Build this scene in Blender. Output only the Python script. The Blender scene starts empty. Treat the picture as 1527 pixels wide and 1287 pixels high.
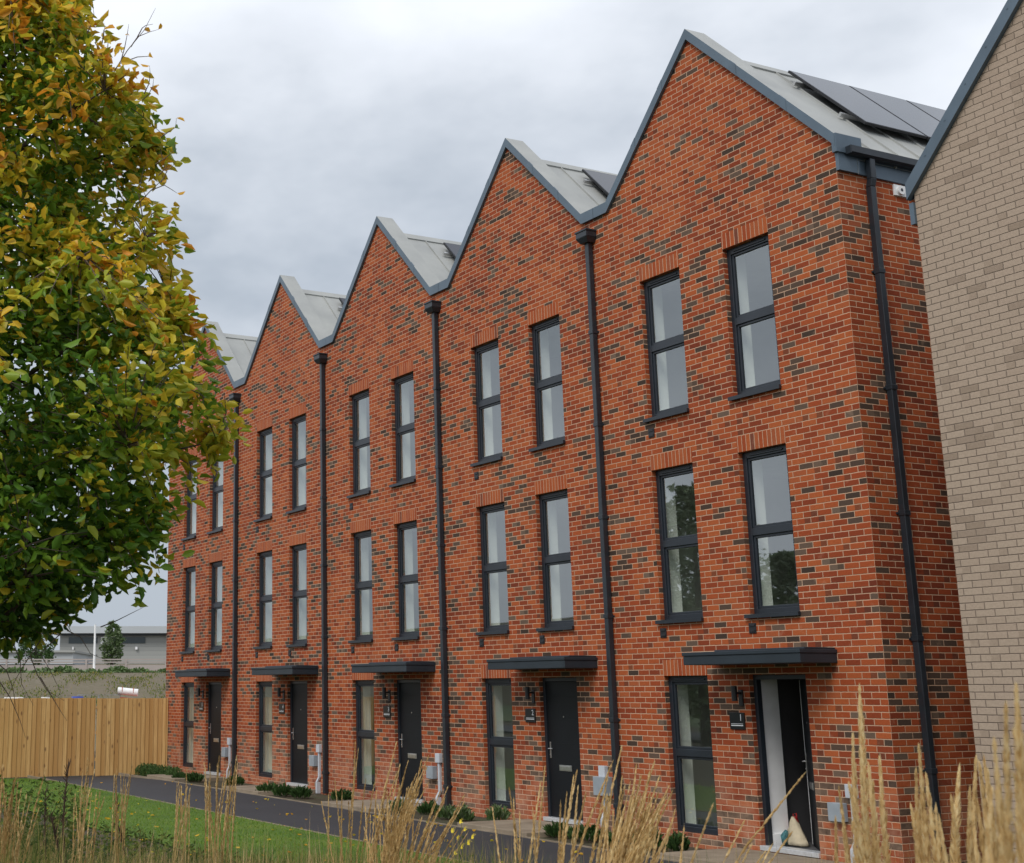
import bpy, math, random
import numpy as np
from mathutils import Vector, Matrix
from math import radians as R, sin, cos, pi
random.seed(7); rng = np.random.default_rng(11)
scn = bpy.context.scene
COL = scn.collection

# ------------------------------------------------------------------ camera
CAM = Vector((11.5716, -13.2632, 1.9138)); YAW, PIT, ROL = 1.1183, 0.2286, -0.0014
FPX, PPX, PPY, IW, IH = 2059.73, 425.76, 548.86, 1527.0, 1287.0
fw = Vector((-sin(YAW)*cos(PIT), cos(YAW)*cos(PIT), sin(PIT)))
rt = fw.cross(Vector((0, 0, 1))).normalized(); up = rt.cross(fw)
rt, up = cos(ROL)*rt+sin(ROL)*up, -sin(ROL)*rt+cos(ROL)*up
cd = bpy.data.cameras.new('camera'); cam = bpy.data.objects.new('camera', cd); COL.objects.link(cam)
cd.sensor_width = 36; cd.sensor_fit = 'HORIZONTAL'; cd.lens = FPX/IW*36
cd.shift_x = (IW/2-PPX)/IW; cd.shift_y = (PPY-IH/2)/IW
cd.clip_start = .05; cd.clip_end = 6000
m = Matrix((rt, up, -fw)).transposed().to_4x4(); m.translation = CAM; cam.matrix_world = m
scn.camera = cam
cd.dof.use_dof = True; cd.dof.focus_distance = 17.0; cd.dof.aperture_fstop = 11
def at(px, py, w):                       # a survey point: pixel ray at forward distance w
    return CAM + (fw*FPX+rt*(px-PPX)-up*(py-PPY))*(w/FPX)

# ------------------------------------------------------------------ node helpers
class NT:
    def __init__(s, name):
        s.m = bpy.data.materials.new(name); s.m.use_nodes = True; s.t = s.m.node_tree
        s.b = s.t.nodes['Principled BSDF']; s.out = s.t.nodes['Material Output']
    def n(s, typ, **k):
        nd = s.t.nodes.new(typ)
        for a, v in k.items(): setattr(nd, a, v)
        return nd
    def L(s, a, b): s.t.links.new(a, b)
    def math(s, op, a, b=None, c=None, clamp=False):
        nd = s.n('ShaderNodeMath', operation=op, use_clamp=clamp)
        for i, v in enumerate((a, b, c)):
            if v is None: continue
            if isinstance(v, (int, float)): nd.inputs[i].default_value = v
            else: s.L(v, nd.inputs[i])
        return nd.outputs[0]
    def noise(s, scale, detail=3, vec=None, rough=.5, dim='3D'):
        nd = s.n('ShaderNodeTexNoise', noise_dimensions=dim); nd.inputs['Scale'].default_value = scale
        nd.inputs['Detail'].default_value = detail; nd.inputs['Roughness'].default_value = rough
        if vec is not None: s.L(vec, nd.inputs['Vector'])
        return nd.outputs[0]
    def ramp(s, fac, stops, interp='LINEAR'):
        nd = s.n('ShaderNodeValToRGB'); cr = nd.color_ramp; cr.interpolation = interp
        while len(cr.elements) > 1: cr.elements.remove(cr.elements[-1])
        for i, (p, c) in enumerate(stops):
            e = cr.elements[0] if i == 0 else cr.elements.new(p)
            e.position = p; e.color = (*c, 1)
        s.L(fac, nd.inputs[0]); return nd.outputs[0]
    def mix(s, fac, a, b, mode='MIX'):
        nd = s.n('ShaderNodeMix', data_type='RGBA', blend_type=mode)
        for v, i in ((fac, 0), (a, 6), (b, 7)):
            if isinstance(v, (int, float)): nd.inputs[i].default_value = v
            elif isinstance(v, tuple): nd.inputs[i].default_value = (*v, 1)
            else: s.L(v, nd.inputs[i])
        return nd.outputs[2]
    def pos(s): return s.n('ShaderNodeNewGeometry').outputs['Position']
    def obj(s): return s.n('ShaderNodeTexCoord').outputs['Object']
    def scale(s, vec, sc):
        nd = s.n('ShaderNodeMapping'); nd.inputs['Scale'].default_value = sc; s.L(vec, nd.inputs['Vector']); return nd.outputs[0]
    def bump(s, h, st=.3, d=.01):
        nd = s.n('ShaderNodeBump'); nd.inputs['Strength'].default_value = st; nd.inputs['Distance'].default_value = d
        s.L(h, nd.inputs['Height']); s.L(nd.outputs[0], s.b.inputs['Normal'])
    def col(s, c):
        if isinstance(c, tuple): s.b.inputs['Base Color'].default_value = (*c, 1)
        else: s.L(c, s.b.inputs['Base Color'])
    def rough(s, r):
        if isinstance(r, (int, float)): s.b.inputs['Roughness'].default_value = r
        else: s.L(r, s.b.inputs['Roughness'])

def simple(name, c, rough=.5, metal=0., var=.15, nscale=6, bump=0., bscale=60, spec=.5):
    t = NT(name)
    f = t.noise(nscale, 4, t.pos())
    lo = tuple(x*(1-var) for x in c); hi = tuple(min(1, x*(1+var)) for x in c)
    t.col(t.ramp(f, [(.3, lo), (.7, hi)])); t.rough(rough)
    t.b.inputs['Metallic'].default_value = metal; t.b.inputs['Specular IOR Level'].default_value = spec
    if bump: t.bump(t.noise(bscale, 3, t.pos()), bump, .01)
    return t.m

def brick(name, reds, darks, mortar, dark_at=.80, lay='stretcher', dry=.35, mw=.0092, bstr=.6, cw=.225, smear=.35):
    """Stretcher bond from world position; courses 75 mm, bricks 225 mm, corners wrap as headers."""
    t = NT(name); P = t.pos(); g = t.n('ShaderNodeNewGeometry')
    nz = t.n('ShaderNodeTexNoise'); nz.inputs['Scale'].default_value = 22; nz.inputs['Detail'].default_value = 2; t.L(P, nz.inputs['Vector'])
    w1 = t.math('MULTIPLY_ADD', nz.outputs[0], .008, -.004)
    sx = t.n('ShaderNodeSeparateXYZ'); t.L(P, sx.inputs[0]); sn = t.n('ShaderNodeSeparateXYZ'); t.L(g.outputs['True Normal'], sn.inputs[0])
    side = t.math('GREATER_THAN', t.math('ABSOLUTE', sn.outputs[0]), .5)
    flat = t.math('GREATER_THAN', t.math('ABSOLUTE', sn.outputs[2]), .5)
    uy = t.math('ADD', sx.outputs[1], cw/2)
    u = t.math('ADD', t.math('MULTIPLY', sx.outputs[0], t.math('SUBTRACT', 1., side)), t.math('MULTIPLY', uy, side))
    v = t.math('ADD', t.math('MULTIPLY', sx.outputs[2], t.math('SUBTRACT', 1., flat)), t.math('MULTIPLY', sx.outputs[1], flat))
    if lay == 'soldier':      # bricks standing on end
        u, v = v, u
        u = t.math('ADD', u, .0)
    u = t.math('ADD', u, w1); v = t.math('ADD', v, w1)
    rv = t.math('DIVIDE', v, .075); row = t.math('FLOOR', rv); fr = t.math('FRACT', rv)
    if lay == 'soldier':
        fu = t.math('MULTIPLY', t.math('FRACT', t.math('DIVIDE', u, 7.)), 0.); fu = t.math('ADD', fu, .5); colm = row
    else:
        off = t.math('MULTIPLY', t.math('FLOORED_MODULO', row, 2.), .5)
        ru = t.math('ADD', t.math('DIVIDE', u, cw), off); colm = t.math('FLOOR', ru); fu = t.math('FRACT', ru)
    # distance to nearest joint in metres
    dv = t.math('MULTIPLY', t.math('MINIMUM', fr, t.math('SUBTRACT', 1., fr)), .075)
    du = t.math('MULTIPLY', t.math('MINIMUM', fu, t.math('SUBTRACT', 1., fu)), cw)
    d = t.math('MINIMUM', dv, du)
    ed = t.n('ShaderNodeMapRange', interpolation_type='SMOOTHSTEP'); t.L(d, ed.inputs[0])
    ed.inputs[1].default_value = mw/2-.0028; ed.inputs[2].default_value = mw/2+.0034
    fac = ed.outputs[0]
    cid = t.n('ShaderNodeCombineXYZ'); t.L(colm, cid.inputs[0]); t.L(row, cid.inputs[1]); t.L(side, cid.inputs[2])
    wn = t.n('ShaderNodeTexWhiteNoise', noise_dimensions='3D'); t.L(cid.outputs[0], wn.inputs['Vector'])
    sc = t.n('ShaderNodeSeparateColor'); t.L(wn.outputs['Color'], sc.inputs[0])
    cm = t.n('ShaderNodeVectorMath', operation='MULTIPLY'); cm.inputs[1].default_value = (.225, .075, 1); t.L(cid.outputs[0], cm.inputs[0])
    cl = t.noise(.9, 2, cm.outputs[0])                       # patches of the same firing
    cl2 = t.noise(.45, 1, P)
    dk = t.math('ADD', sc.outputs[0], t.math('MULTIPLY_ADD', cl, 1.7, -.85))
    dk = t.math('GREATER_THAN', dk, dark_at)
    nr = len(reds); redc = t.ramp(t.math('ADD', t.math('MULTIPLY', sc.outputs[1], .65), t.math('MULTIPLY_ADD', cl2, .9, -.27)), [(i/(nr-1), c) for i, c in enumerate(reds)])
    nd_ = len(darks); dkc = t.ramp(sc.outputs[2], [(i/max(1, nd_-1), c) for i, c in enumerate(darks)])
    inside = t.noise(38, 3, P, .6)
    c = t.mix(dk, redc, dkc)
    # a few bricks are burnt at one end only
    half = t.math('MULTIPLY', t.math('GREATER_THAN', sc.outputs[2], .86), t.math('GREATER_THAN', fu, .55))
    c = t.mix(t.math('MULTIPLY', half, .55), c, darks[0])
    c = t.mix(t.math('MULTIPLY_ADD', inside, 1.1, -.35, clamp=True), c, t.mix(.38, c, (.02, .01, .008)), 'MIX')
    bl = t.noise(5.5, 4, P, .65)                             # faint mortar smears and salts left on the face
    sm = t.math('MULTIPLY', t.n('ShaderNodeMapRange').outputs[0], 1.)
    mr = t.n('ShaderNodeMapRange'); t.L(bl, mr.inputs[0]); mr.inputs[1].default_value = .60; mr.inputs[2].default_value = .85
    mr.inputs[3].default_value = 0; mr.inputs[4].default_value = smear
    lo_ = t.n('ShaderNodeMapRange', interpolation_type='SMOOTHSTEP'); t.L(sx.outputs[2], lo_.inputs[0]); lo_.inputs[1].default_value = 1.3; lo_.inputs[2].default_value = .1; lo_.inputs[4].default_value = .42 if smear else .0
    st_ = t.math('MULTIPLY', lo_.outputs[0], t.math('MULTIPLY_ADD', t.noise(3.1, 4, P, .7), 3., -1.1, clamp=True))     # lime bloom near the ground
    c = t.mix(t.math('MAXIMUM', mr.outputs[0], st_), c, mortar)
    mo = t.mix(t.math('MULTIPLY_ADD', t.noise(1.3, 3, P), 1.4, -.3, clamp=True), tuple(x*.72 for x in mortar), tuple(min(1, x*1.15) for x in mortar))
    t.col(t.mix(fac, mo, c)); t.rough(.9); t.b.inputs['Specular IOR Level'].default_value = .25
    t.bump(t.math('ADD', fac, t.math('MULTIPLY', inside, .35)), bstr, .006)
    return t.m

M = {}
REDS = [(.15, .030, .014), (.26, .049, .017), (.355, .070, .021), (.43, .106, .032), (.31, .086, .040)]
DARKS = [(.052, .034, .025), (.10, .064, .046), (.17, .115, .082)]
MORT = (.62, .41, .28)
M['brick'] = brick('red_brickwork', REDS, DARKS, MORT, .85, smear=.34)
M['soldier'] = brick('red_soldier_brickwork', REDS[1:], [(.22, .06, .03), (.12, .06, .045)], MORT, 1.02, 'soldier')
M['buff'] = brick('buff_brickwork', [(.40, .312, .24), (.425, .33, .256), (.445, .35, .272), (.41, .32, .247)],
                  [(.32, .245, .185), (.345, .265, .205)], (.24, .185, .145), .97, bstr=.9, smear=.0, mw=.0085)
M['trim'] = simple('blue_grey_aluminium_trim', (.105, .145, .185), .42, .3, .12, 2.2, .04, 25)
M['frame'] = simple('anthracite_window_frame', (.018, .024, .033), .38, 0, .15, 3)
M['black'] = simple('black_metal', (.012, .013, .016), .45, 0, .2, 8)
M['door'] = simple('dark_grey_door_paint', (.008, .010, .013), .45, 0, .12, 3, .03, 90, spec=.25)
M['canopy'] = simple('dark_canopy_sheet', (.022, .032, .043), .45, .1, .15, 3)
M['zinc'] = None
t = NT('standing_seam_roof_sheet'); f = t.noise(1.4, 5, t.pos(), .6)
t.col(t.ramp(f, [(.3, (.30, .31, .305)), (.7, (.38, .39, .375))])); t.rough(.55)
t.bump(t.noise(4, 2, t.pos()), .08, .02); M['zinc'] = t.m
M['pipe'] = simple('dark_downpipe_plastic', (.02, .026, .034), .35, 0, .2, 4)
M['plaster'] = simple('white_plaster_reveal', (.88, .92, .88), .8, 0, .03, 5)
M['room'] = simple('room_paint', (.62, .64, .60), .9, 0, .06, 2)
M['hall'] = simple('hall_shade_tone', (.07, .07, .075), .9, 0, .2, 2)  # pale hall walls darkened, the unlit hall's shade put into their colour
M['steel'] = simple('brushed_steel', (.6, .6, .6), .3, .9, .1, 20)
M['alu'] = simple('threshold_aluminium', (.7, .72, .75), .4, .5, .08, 20)
M['grey_pl'] = simple('grey_meter_plastic', (.30, .34, .38), .5, 0, .08, 8)
M['white_pl'] = simple('pale_grey_plastic_duct', (.52, .55, .60), .5, 0, .08, 8)
M['white'] = simple('white_paint', (.86, .87, .88), .6, 0, .06, 5)
M['sign'] = simple('black_sign_board', (.012, .014, .016), .3, 0, .15, 10)
M['signw'] = simple('white_sign_ink', (.7, .72, .75), .5, 0, .03, 10)
t = NT('window_glass')
gl = t.n('ShaderNodeBsdfGlossy'); gl.inputs['Roughness'].default_value = .015; gl.inputs['Color'].default_value = (.92, .97, 1, 1)
tr = t.n('ShaderNodeBsdfTransparent'); tr.inputs['Color'].default_value = (.97, 1, .965, 1)
gg = t.n('ShaderNodeNewGeometry'); dp_ = t.n('ShaderNodeVectorMath', operation='DOT_PRODUCT'); t.L(gg.outputs['Incoming'], dp_.inputs[0]); t.L(gg.outputs['Normal'], dp_.inputs[1])
cz_ = t.math('SUBTRACT', 1., t.math('ABSOLUTE', dp_.outputs['Value']), clamp=True); fz_ = t.math('MULTIPLY_ADD', t.math('POWER', cz_, 4.), .66, .24, clamp=True)   # double glazing, both faces alike
bm_ = t.n('ShaderNodeBump'); bm_.inputs['Strength'].default_value = .02; bm_.inputs['Distance'].default_value = .02
t.L(t.noise(1.7, 1, t.pos()), bm_.inputs['Height']); t.L(bm_.outputs[0], gl.inputs['Normal'])
mx = t.n('ShaderNodeMixShader'); t.L(fz_, mx.inputs[0]); t.L(tr.outputs[0], mx.inputs[1]); t.L(gl.outputs[0], mx.inputs[2])
t.L(mx.outputs[0], t.out.inputs[0]); M['glass'] = t.m
t = NT('solar_cell_glass'); t.col((.012, .015, .028)); t.rough(.1); t.b.inputs['Coat Weight'].default_value = .12; t.b.inputs['Coat Roughness'].default_value = .04
t.b.inputs['Specular IOR Level'].default_value = .45; M['solar'] = t.m
# ground materials
t = NT('path_tarmac'); f = t.noise(180, 2, t.pos()); f2 = t.noise(.8, 4, t.pos())
t.col(t.mix(t.math('MULTIPLY_ADD', f2, .8, -.1, clamp=True), t.ramp(f, [(.35, (.014, .015, .018)), (.7, (.032, .034, .040))]), (.045, .047, .055)))
t.rough(.75); t.bump(f, .4, .004); M['tarmac'] = t.m
t = NT('paving_slab_concrete'); f = t.noise(3, 5, t.pos()); t.col(t.ramp(f, [(.3, (.19, .15, .105)), (.7, (.30, .245, .18))])); t.rough(.85); t.bump(t.noise(90, 2, t.pos()), .3, .004); M['slab'] = t.m
t = NT('bare_soil'); f = t.noise(2.2, 6, t.pos(), .65); t.col(t.ramp(f, [(.3, (.035, .026, .014)), (.55, (.06, .05, .026)), (.75, (.04, .06, .018))])); t.rough(.95)
t.bump(t.noise(25, 4, t.pos()), .8, .04); M['soil'] = t.m
t = NT('mown_lawn'); f = t.noise(.9, 4, t.pos()); f2 = t.noise(120, 2, t.pos())
c = t.ramp(f, [(.3, (.08, .165, .012)), (.5, (.12, .23, .018)), (.72, (.19, .27, .03))])
t.col(t.mix(t.math('MULTIPLY_ADD', f2, .9, -.2, clamp=True), c, (.05, .11, .012))); t.rough(.9); t.bump(f2, .9, .03); M['lawn'] = t.m
t = NT('bank_earth'); f = t.noise(.9, 8, t.scale(t.pos(), (1, 1, 3)), .78); t.col(t.ramp(f, [(.3, (.07, .056, .034)), (.45, (.155, .125, .085)), (.53, (.115, .10, .055)), (.6, (.17, .14, .10)), (.75, (.10, .09, .05))])); t.rough(.95); M['bank'] = t.m
t = NT('hillside_turf'); f = t.noise(.05, 6, t.pos(), .6); t.col(t.ramp(f, [(.3, (.045, .075, .025)), (.7, (.10, .125, .05))])); t.rough(.95); M['hill'] = t.m
# timber
t = NT('new_fence_timber'); P = t.obj(); s = t.n('ShaderNodeSeparateXYZ'); t.L(P, s.inputs[0])
bid = t.math('FLOOR', t.math('DIVIDE', s.outputs[0], .115)); wn = t.n('ShaderNodeTexWhiteNoise', noise_dimensions='1D'); t.L(bid, wn.inputs['W'])
cx = t.n('ShaderNodeCombineXYZ'); t.L(s.outputs[0], cx.inputs[0]); t.L(t.math('MULTIPLY', wn.outputs[0], 30.), cx.inputs[1]); t.L(s.outputs[2], cx.inputs[2])
gr = t.noise(3, 5, t.scale(cx.outputs[0], (14, 1, .55)), .6)
vo = t.n('ShaderNodeTexVoronoi'); vo.inputs['Scale'].default_value = 3.3; t.L(t.scale(cx.outputs[0], (1.6, 1, .75)), vo.inputs['Vector'])
kn = t.n('ShaderNodeMapRange'); t.L(vo.outputs['Distance'], kn.inputs[0]); kn.inputs[1].default_value = .06; kn.inputs[2].default_value = .17; kn.inputs[3].default_value = 1; kn.inputs[4].default_value = 0
base = t.mix(wn.outputs[0], (.47, .26, .085), (.74, .49, .20))
base = t.mix(t.math('MULTIPLY_ADD', gr, 2.2, -.75, clamp=True), base, (.44, .23, .065))
base = t.mix(t.math('MULTIPLY', kn.outputs[0], .75), base, (.10, .035, .012))
t.col(base); t.rough(.75); t.bump(gr, .3, .004); M['timber'] = t.m

def tinted(name, stops, rough=.6, trans=.0, spec=.3):
    t = NT(name); a = t.n('ShaderNodeAttribute', attribute_name='tint'); c = t.ramp(a.outputs['Fac'], stops); t.col(c); t.rough(rough)
    t.b.inputs['Specular IOR Level'].default_value = spec
    if trans:
        td = t.n('ShaderNodeBsdfTranslucent'); t.L(c, td.inputs['Color']); mx = t.n('ShaderNodeMixShader'); mx.inputs[0].default_value = trans
        t.L(t.b.outputs[0], mx.inputs[1]); t.L(td.outputs[0], mx.inputs[2]); t.L(mx.outputs[0], t.out.inputs[0])
    return t.m
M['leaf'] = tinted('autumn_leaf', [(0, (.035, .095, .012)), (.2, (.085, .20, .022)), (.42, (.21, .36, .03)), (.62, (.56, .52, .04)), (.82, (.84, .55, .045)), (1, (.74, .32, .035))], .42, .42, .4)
M['green'] = tinted('shrub_leaf', [(0, (.022, .055, .016)), (.5, (.065, .13, .032)), (.8, (.13, .20, .07)), (1, (.20, .25, .15))], .6, .2)
M['straw'] = tinted('dry_grass', [(0, (.22, .13, .05)), (.35, (.52, .34, .13)), (.7, (.76, .57, .28)), (1, (.86, .72, .42))], .7, .4)
M['weed'] = tinted('rough_grass', [(0, (.04, .08, .018)), (.3, (.10, .16, .03)), (.55, (.26, .25, .06)), (.8, (.46, .33, .13)), (1, (.60, .43, .22))], .7, .35)
M['bark'] = simple('bark', (.055, .042, .032), .9, 0, .35, 12, .6, 40)
M['twig'] = simple('twig_bark', (.10, .075, .055), .8, 0, .3, 12)
M['stem'] = simple('dark_dead_stem', (.05, .028, .016), .85, 0, .3, 12)
M['yellow'] = simple('yellow_petal', (.75, .58, .03), .6, 0, .1, 10)

# ------------------------------------------------------------------ mesh builder
class MB:
    def __init__(s): s.v = []; s.f = []; s.m = []; s.t = []
    def add(s, vs, fs, mi=0, tint=.5):
        k = len(s.v); s.v += [tuple(x) for x in vs]
        for f in fs: s.f.append(tuple(i+k for i in f)); s.m.append(mi); s.t.append(tint)
    def quad(s, a, b, c, d, mi=0, tint=.5): s.add([a, b, c, d], [(0, 1, 2, 3)], mi, tint)
    def box(s, x0, x1, y0, y1, z0, z1, mi=0):
        s.add([(x0, y0, z0), (x1, y0, z0), (x1, y1, z0), (x0, y1, z0), (x0, y0, z1), (x1, y0, z1), (x1, y1, z1), (x0, y1, z1)],
              [(0, 3, 2, 1), (4, 5, 6, 7), (0, 1, 5, 4), (1, 2, 6, 5), (2, 3, 7, 6), (3, 0, 4, 7)], mi)
    def obox(s, o, ax, ay, az, mi=0):       # box from origin and three edge vectors
        o, ax, ay, az = map(Vector, (o, ax, ay, az))
        vs = [o, o+ax, o+ax+ay, o+ay, o+az, o+ax+az, o+ax+ay+az, o+ay+az]
        s.add(vs, [(0, 3, 2, 1), (4, 5, 6, 7), (0, 1, 5, 4), (1, 2, 6, 5), (2, 3, 7, 6), (3, 0, 4, 7)], mi)
    def tube(s, pts, rs, n=8, mi=0, tint=.5, cap=True):
        pts = [Vector(p) for p in pts]
        if isinstance(rs, (int, float)): rs = [rs]*len(pts)
        rings = []; prev = None
        for i, p in enumerate(pts):
            d = (pts[min(i+1, len(pts)-1)]-pts[max(i-1, 0)])
            if d.length < 1e-9: d = Vector((0, 0, 1))
            d.normalize()
            a = prev if prev is not None and abs(prev.dot(d)) < .95 else (Vector((1, 0, 0)) if abs(d.x) < .8 else Vector((0, 1, 0)))
            a = (a-d*a.dot(d)).normalized(); b = d.cross(a); prev = a
            rings.append([p+(a*cos(2*pi*j/n)+b*sin(2*pi*j/n))*rs[i] for j in range(n)])
        vs = [q for r_ in rings for q in r_]; fs = []
        for i in range(len(pts)-1):
            for j in range(n): fs.append((i*n+j, i*n+(j+1) % n, (i+1)*n+(j+1) % n, (i+1)*n+j))
        if cap: fs.append(tuple(range(n))[::-1]); fs.append(tuple((len(pts)-1)*n+j for j in range(n)))
        s.add(vs, fs, mi, tint)
    def extrude_y(s, poly, y0, y1, mi=0):   # poly: (x,z) ring
        n = len(poly)
        s.add([(x, y0, z) for x, z in poly]+[(x, y1, z) for x, z in poly],
              [tuple(range(n)), tuple(range(n, 2*n))[::-1]]+[(i, i+n, (i+1) % n+n, (i+1) % n) for i in range(n)], mi)
    def build(s, name, mats, parent=None, smooth=False, bevel=0, loc=None, tint=False):
        me = bpy.data.meshes.new(name); me.from_pydata(s.v, [], s.f)
        for mm in (mats if isinstance(mats, (list, tuple)) else [mats]): me.materials.append(mm)
        me.polygons.foreach_set('material_index', s.m)
        if smooth: me.polygons.foreach_set('use_smooth', [True]*len(s.f))
        if tint:
            a = me.attributes.new('tint', 'FLOAT', 'FACE'); a.data.foreach_set('value', s.t)
        me.update(); o = bpy.data.objects.new(name, me); COL.objects.link(o)
        if parent is not None: o.parent = parent
        if loc is not None: o.location = loc
        if bevel:
            b = o.modifiers.new('bevel', 'BEVEL'); b.width = bevel; b.segments = 2; b.limit_method = 'ANGLE'
        return o
def tag(o, label=None, cat=None, group=None, kind=None):
    for k, v in (('label', label), ('category', cat), ('group', group), ('kind', kind)):
        if v: o[k] = v
    return o
def empty(name, loc, label, cat, group=None, rz=0):
    o = bpy.data.objects.new(name, None); COL.objects.link(o); o.location = loc; o.rotation_euler.z = rz; o.empty_display_size = .2
    return tag(o, label, cat, group)

# ------------------------------------------------------------------ houses
PITCH = 4.5; SL = 1.035; XA = -2.40; ZA = 11.045; DEPTH = 9.0
ZR = 10.915                                         # roof ridge
UP_W = [(-3.75, -2.903, 5.70, 7.765), (-2.043, -1.20, 5.70, 7.765), (-3.75, -2.903, 2.84, 4.952), (-2.043, -1.20, 2.84, 4.952)]
GW = (-3.753, -2.90, .046, 2.088); DOOR = (-2.15, -1.20, 0., 2.088)
HOLES = UP_W+[GW, DOOR]

def wall_mesh(xl, xr, topline, holes=HOLES, ztop=8.4, rev=.1, zb=-.4, mat='brick'):
    mb = MB()
    xs = sorted({xl, xr}|{h[0] for h in holes}|{h[1] for h in holes}); zs = sorted({zb, ztop}|{h[2] for h in holes}|{h[3] for h in holes})
    for i in range(len(xs)-1):
        for j in range(len(zs)-1):
            cx, cz = (xs[i]+xs[i+1])/2, (zs[j]+zs[j+1])/2
            if any(h[0] < cx < h[1] and h[2] < cz < h[3] for h in holes): continue
            mb.quad((xs[i], 0, zs[j]), (xs[i+1], 0, zs[j]), (xs[i+1], 0, zs[j+1]), (xs[i], 0, zs[j+1]))
    n = len(topline)                                 # gable above, as quads down to ztop
    for a, b in zip(topline[:-1], topline[1:]):
        mb.quad((a[0], 0, ztop), (b[0], 0, ztop), (b[0], 0, b[1]), (a[0], 0, a[1]))
    for x0, x1, z0, z1 in holes:
        mb.quad((x0, 0, z0), (x0, 0, z1), (x0, rev, z1), (x0, rev, z0)); mb.quad((x1, 0, z0), (x1, rev, z0), (x1, rev, z1), (x1, 0, z1))
        mb.quad((x0, 0, z1), (x1, 0, z1), (x1, rev, z1), (x0, rev, z1)); mb.quad((x0, 0, z0), (x0, rev, z0), (x1, rev, z0), (x1, 0, z0))
    return mb

def make_window(root, x0, x1, z0, z1, lintel=True, sill=True, mat_sold='soldier', plain=False):
    """window > frame, pane, sill, lintel, reveal; the window object itself carries the frame mesh"""
    f = MB(); s, hd, bt, tr = .07, .085, .075, .05; zm = (z0+z1)/2+.005; ya, yb = .075, .14
    f.box(x0, x0+s, ya, yb, z0, z1); f.box(x1-s, x1, ya, yb, z0, z1)
    f.box(x0+s, x1-s, ya, yb, z1-hd, z1); f.box(x0+s, x1-s, ya, yb, z0, z0+bt); f.box(x0+s, x1-s, ya, yb, zm-tr, zm+tr)
    for za, zb in ((z0+bt, zm-tr), (zm+tr, z1-hd)):   # inner sash, set back
        i = .034; g0, g1 = .094, .135
        f.box(x0+s, x0+s+i, g0, g1, za, zb); f.box(x1-s-i, x1-s, g0, g1, za, zb)
        f.box(x0+s+i, x1-s-i, g0, g1, zb-i, zb); f.box(x0+s+i, x1-s-i, g0, g1, za, za+i)
    f.box(x0+s+.06, x1-s-.06, .06, .074, z1-.06, z1-.035)   # trickle vent cover
    w = f.build('window', M['frame'], root, bevel=.006)
    p = MB(); e = .03
    for za, zb in ((z0+bt, zm-tr), (zm+tr, z1-hd)):
        p.quad((x0+s+e, .116, za+e), (x1-s-e, .116, za+e), (x1-s-e, .116, zb-e), (x0+s+e, .116, zb-e))
    p.build('pane', M['glass'], w)
    rv = MB(); y0, y1 = .141, .40; a = .012
    rv.quad((x0+a, y0, z0), (x0+a, y0, z1), (x0+a, y1, z1), (x0+a, y1, z0)); rv.quad((x1-a, y0, z0), (x1-a, y1, z0), (x1-a, y1, z1), (x1-a, y0, z1))
    rv.quad((x0, y0, z1-a), (x1, y0, z1-a), (x1, y1, z1-a), (x0, y1, z1-a)); rv.box(x0-.03, x1+.03, y0, y1+.03, z0+.005, z0+.035)
    rv.build('inner_reveal', M['plaster'], w)
    if sill:
        sm = MB(); sm.add([(x0-.05, -.055, z0-.045), (x1+.02, -.055, z0-.045), (x1-.001, .08, z0-.028), (x0+.001, .08, z0-.028),
                           (x0-.05, -.055, z0+.004), (x1+.02, -.055, z0+.004), (x1-.001, .08, z0+.014), (x0+.001, .08, z0+.014)],
                          [(0, 3, 2, 1), (4, 5, 6, 7), (0, 1, 5, 4), (1, 2, 6, 5), (2, 3, 7, 6), (3, 0, 4, 7)])
        sm.build('sill', M['frame'], w)
    if lintel:
        l = MB(); l.box(x0-.002, x1+.002, -.004, .095, z1+.001, z1+.213); l.build('lintel', M[mat_sold], w)
    return w

def make_door(root, ajar=False):
    x0, x1, z0, z1 = DOOR
    fr = MB(); s = .055; fr.box(x0, x0+s, .07, .15, z0, z1); fr.box(x1-s, x1, .07, .15, z0, z1); fr.box(x0+s, x1-s, .07, .15, z1-.06, z1)
    d = fr.build('door', M['frame'], root, bevel=.004)
    th = MB(); th.box(x0+.002, x1-.002, -.03, .16, -.045, .012); th.build('threshold', M['alu'], d, bevel=.004)
    W_ = x1-x0-2*s-.006
    lf = MB()                                       # leaf built from hinge (right jamb) towards -x
    lf.box(-W_, 0, 0, .048, .018, z1-.065, 0)
    lf.box(-W_-.004, -W_+.02, -.003, .051, .02, z1-.067, 1) if ajar else None
    for zz in (.38, .74, 1.10, 1.46, 1.82): lf.box(-W_+.13, -.13, -.0025, .0, zz, zz+.004, 0)
    leaf = lf.build('door_leaf', [M['door'], M['white']], d, bevel=.003); leaf.location = (x1-s-.003, .09, 0)
    if ajar: leaf.rotation_euler.z = -R(39.2)
    parts = []
    h = MB(); h.box(-W_+.045, -W_+.075, -.012, 0, .88, 1.12); h.tube([(-W_+.06, -.012, 1.02), (-W_+.06, -.05, 1.02), (-W_+.16, -.05, 1.02)], .009, 8); h.tube([(-W_+.06, -.014, .93), (-W_+.06, -.02, .93)], .012, 8)
    parts.append(h.build('door_handle', M['steel'], d, bevel=.002))
    lp = MB(); xm = -W_/2; lp.box(xm-.15, xm+.15, -.012, 0, .70, .785); lp.box(xm-.125, xm+.125, -.017, -.012, .715, .77)
    parts.append(lp.build('letter_plate', M['steel'], d, bevel=.003))
    sp = MB(); sp.tube([(xm, -.006, 1.5), (xm, 0, 1.5)], .012, 12); parts.append(sp.build('spyhole', M['steel'], d))
    for q in parts:
        q.location = leaf.location; q.rotation_euler = leaf.rotation_euler
    return d

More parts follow.
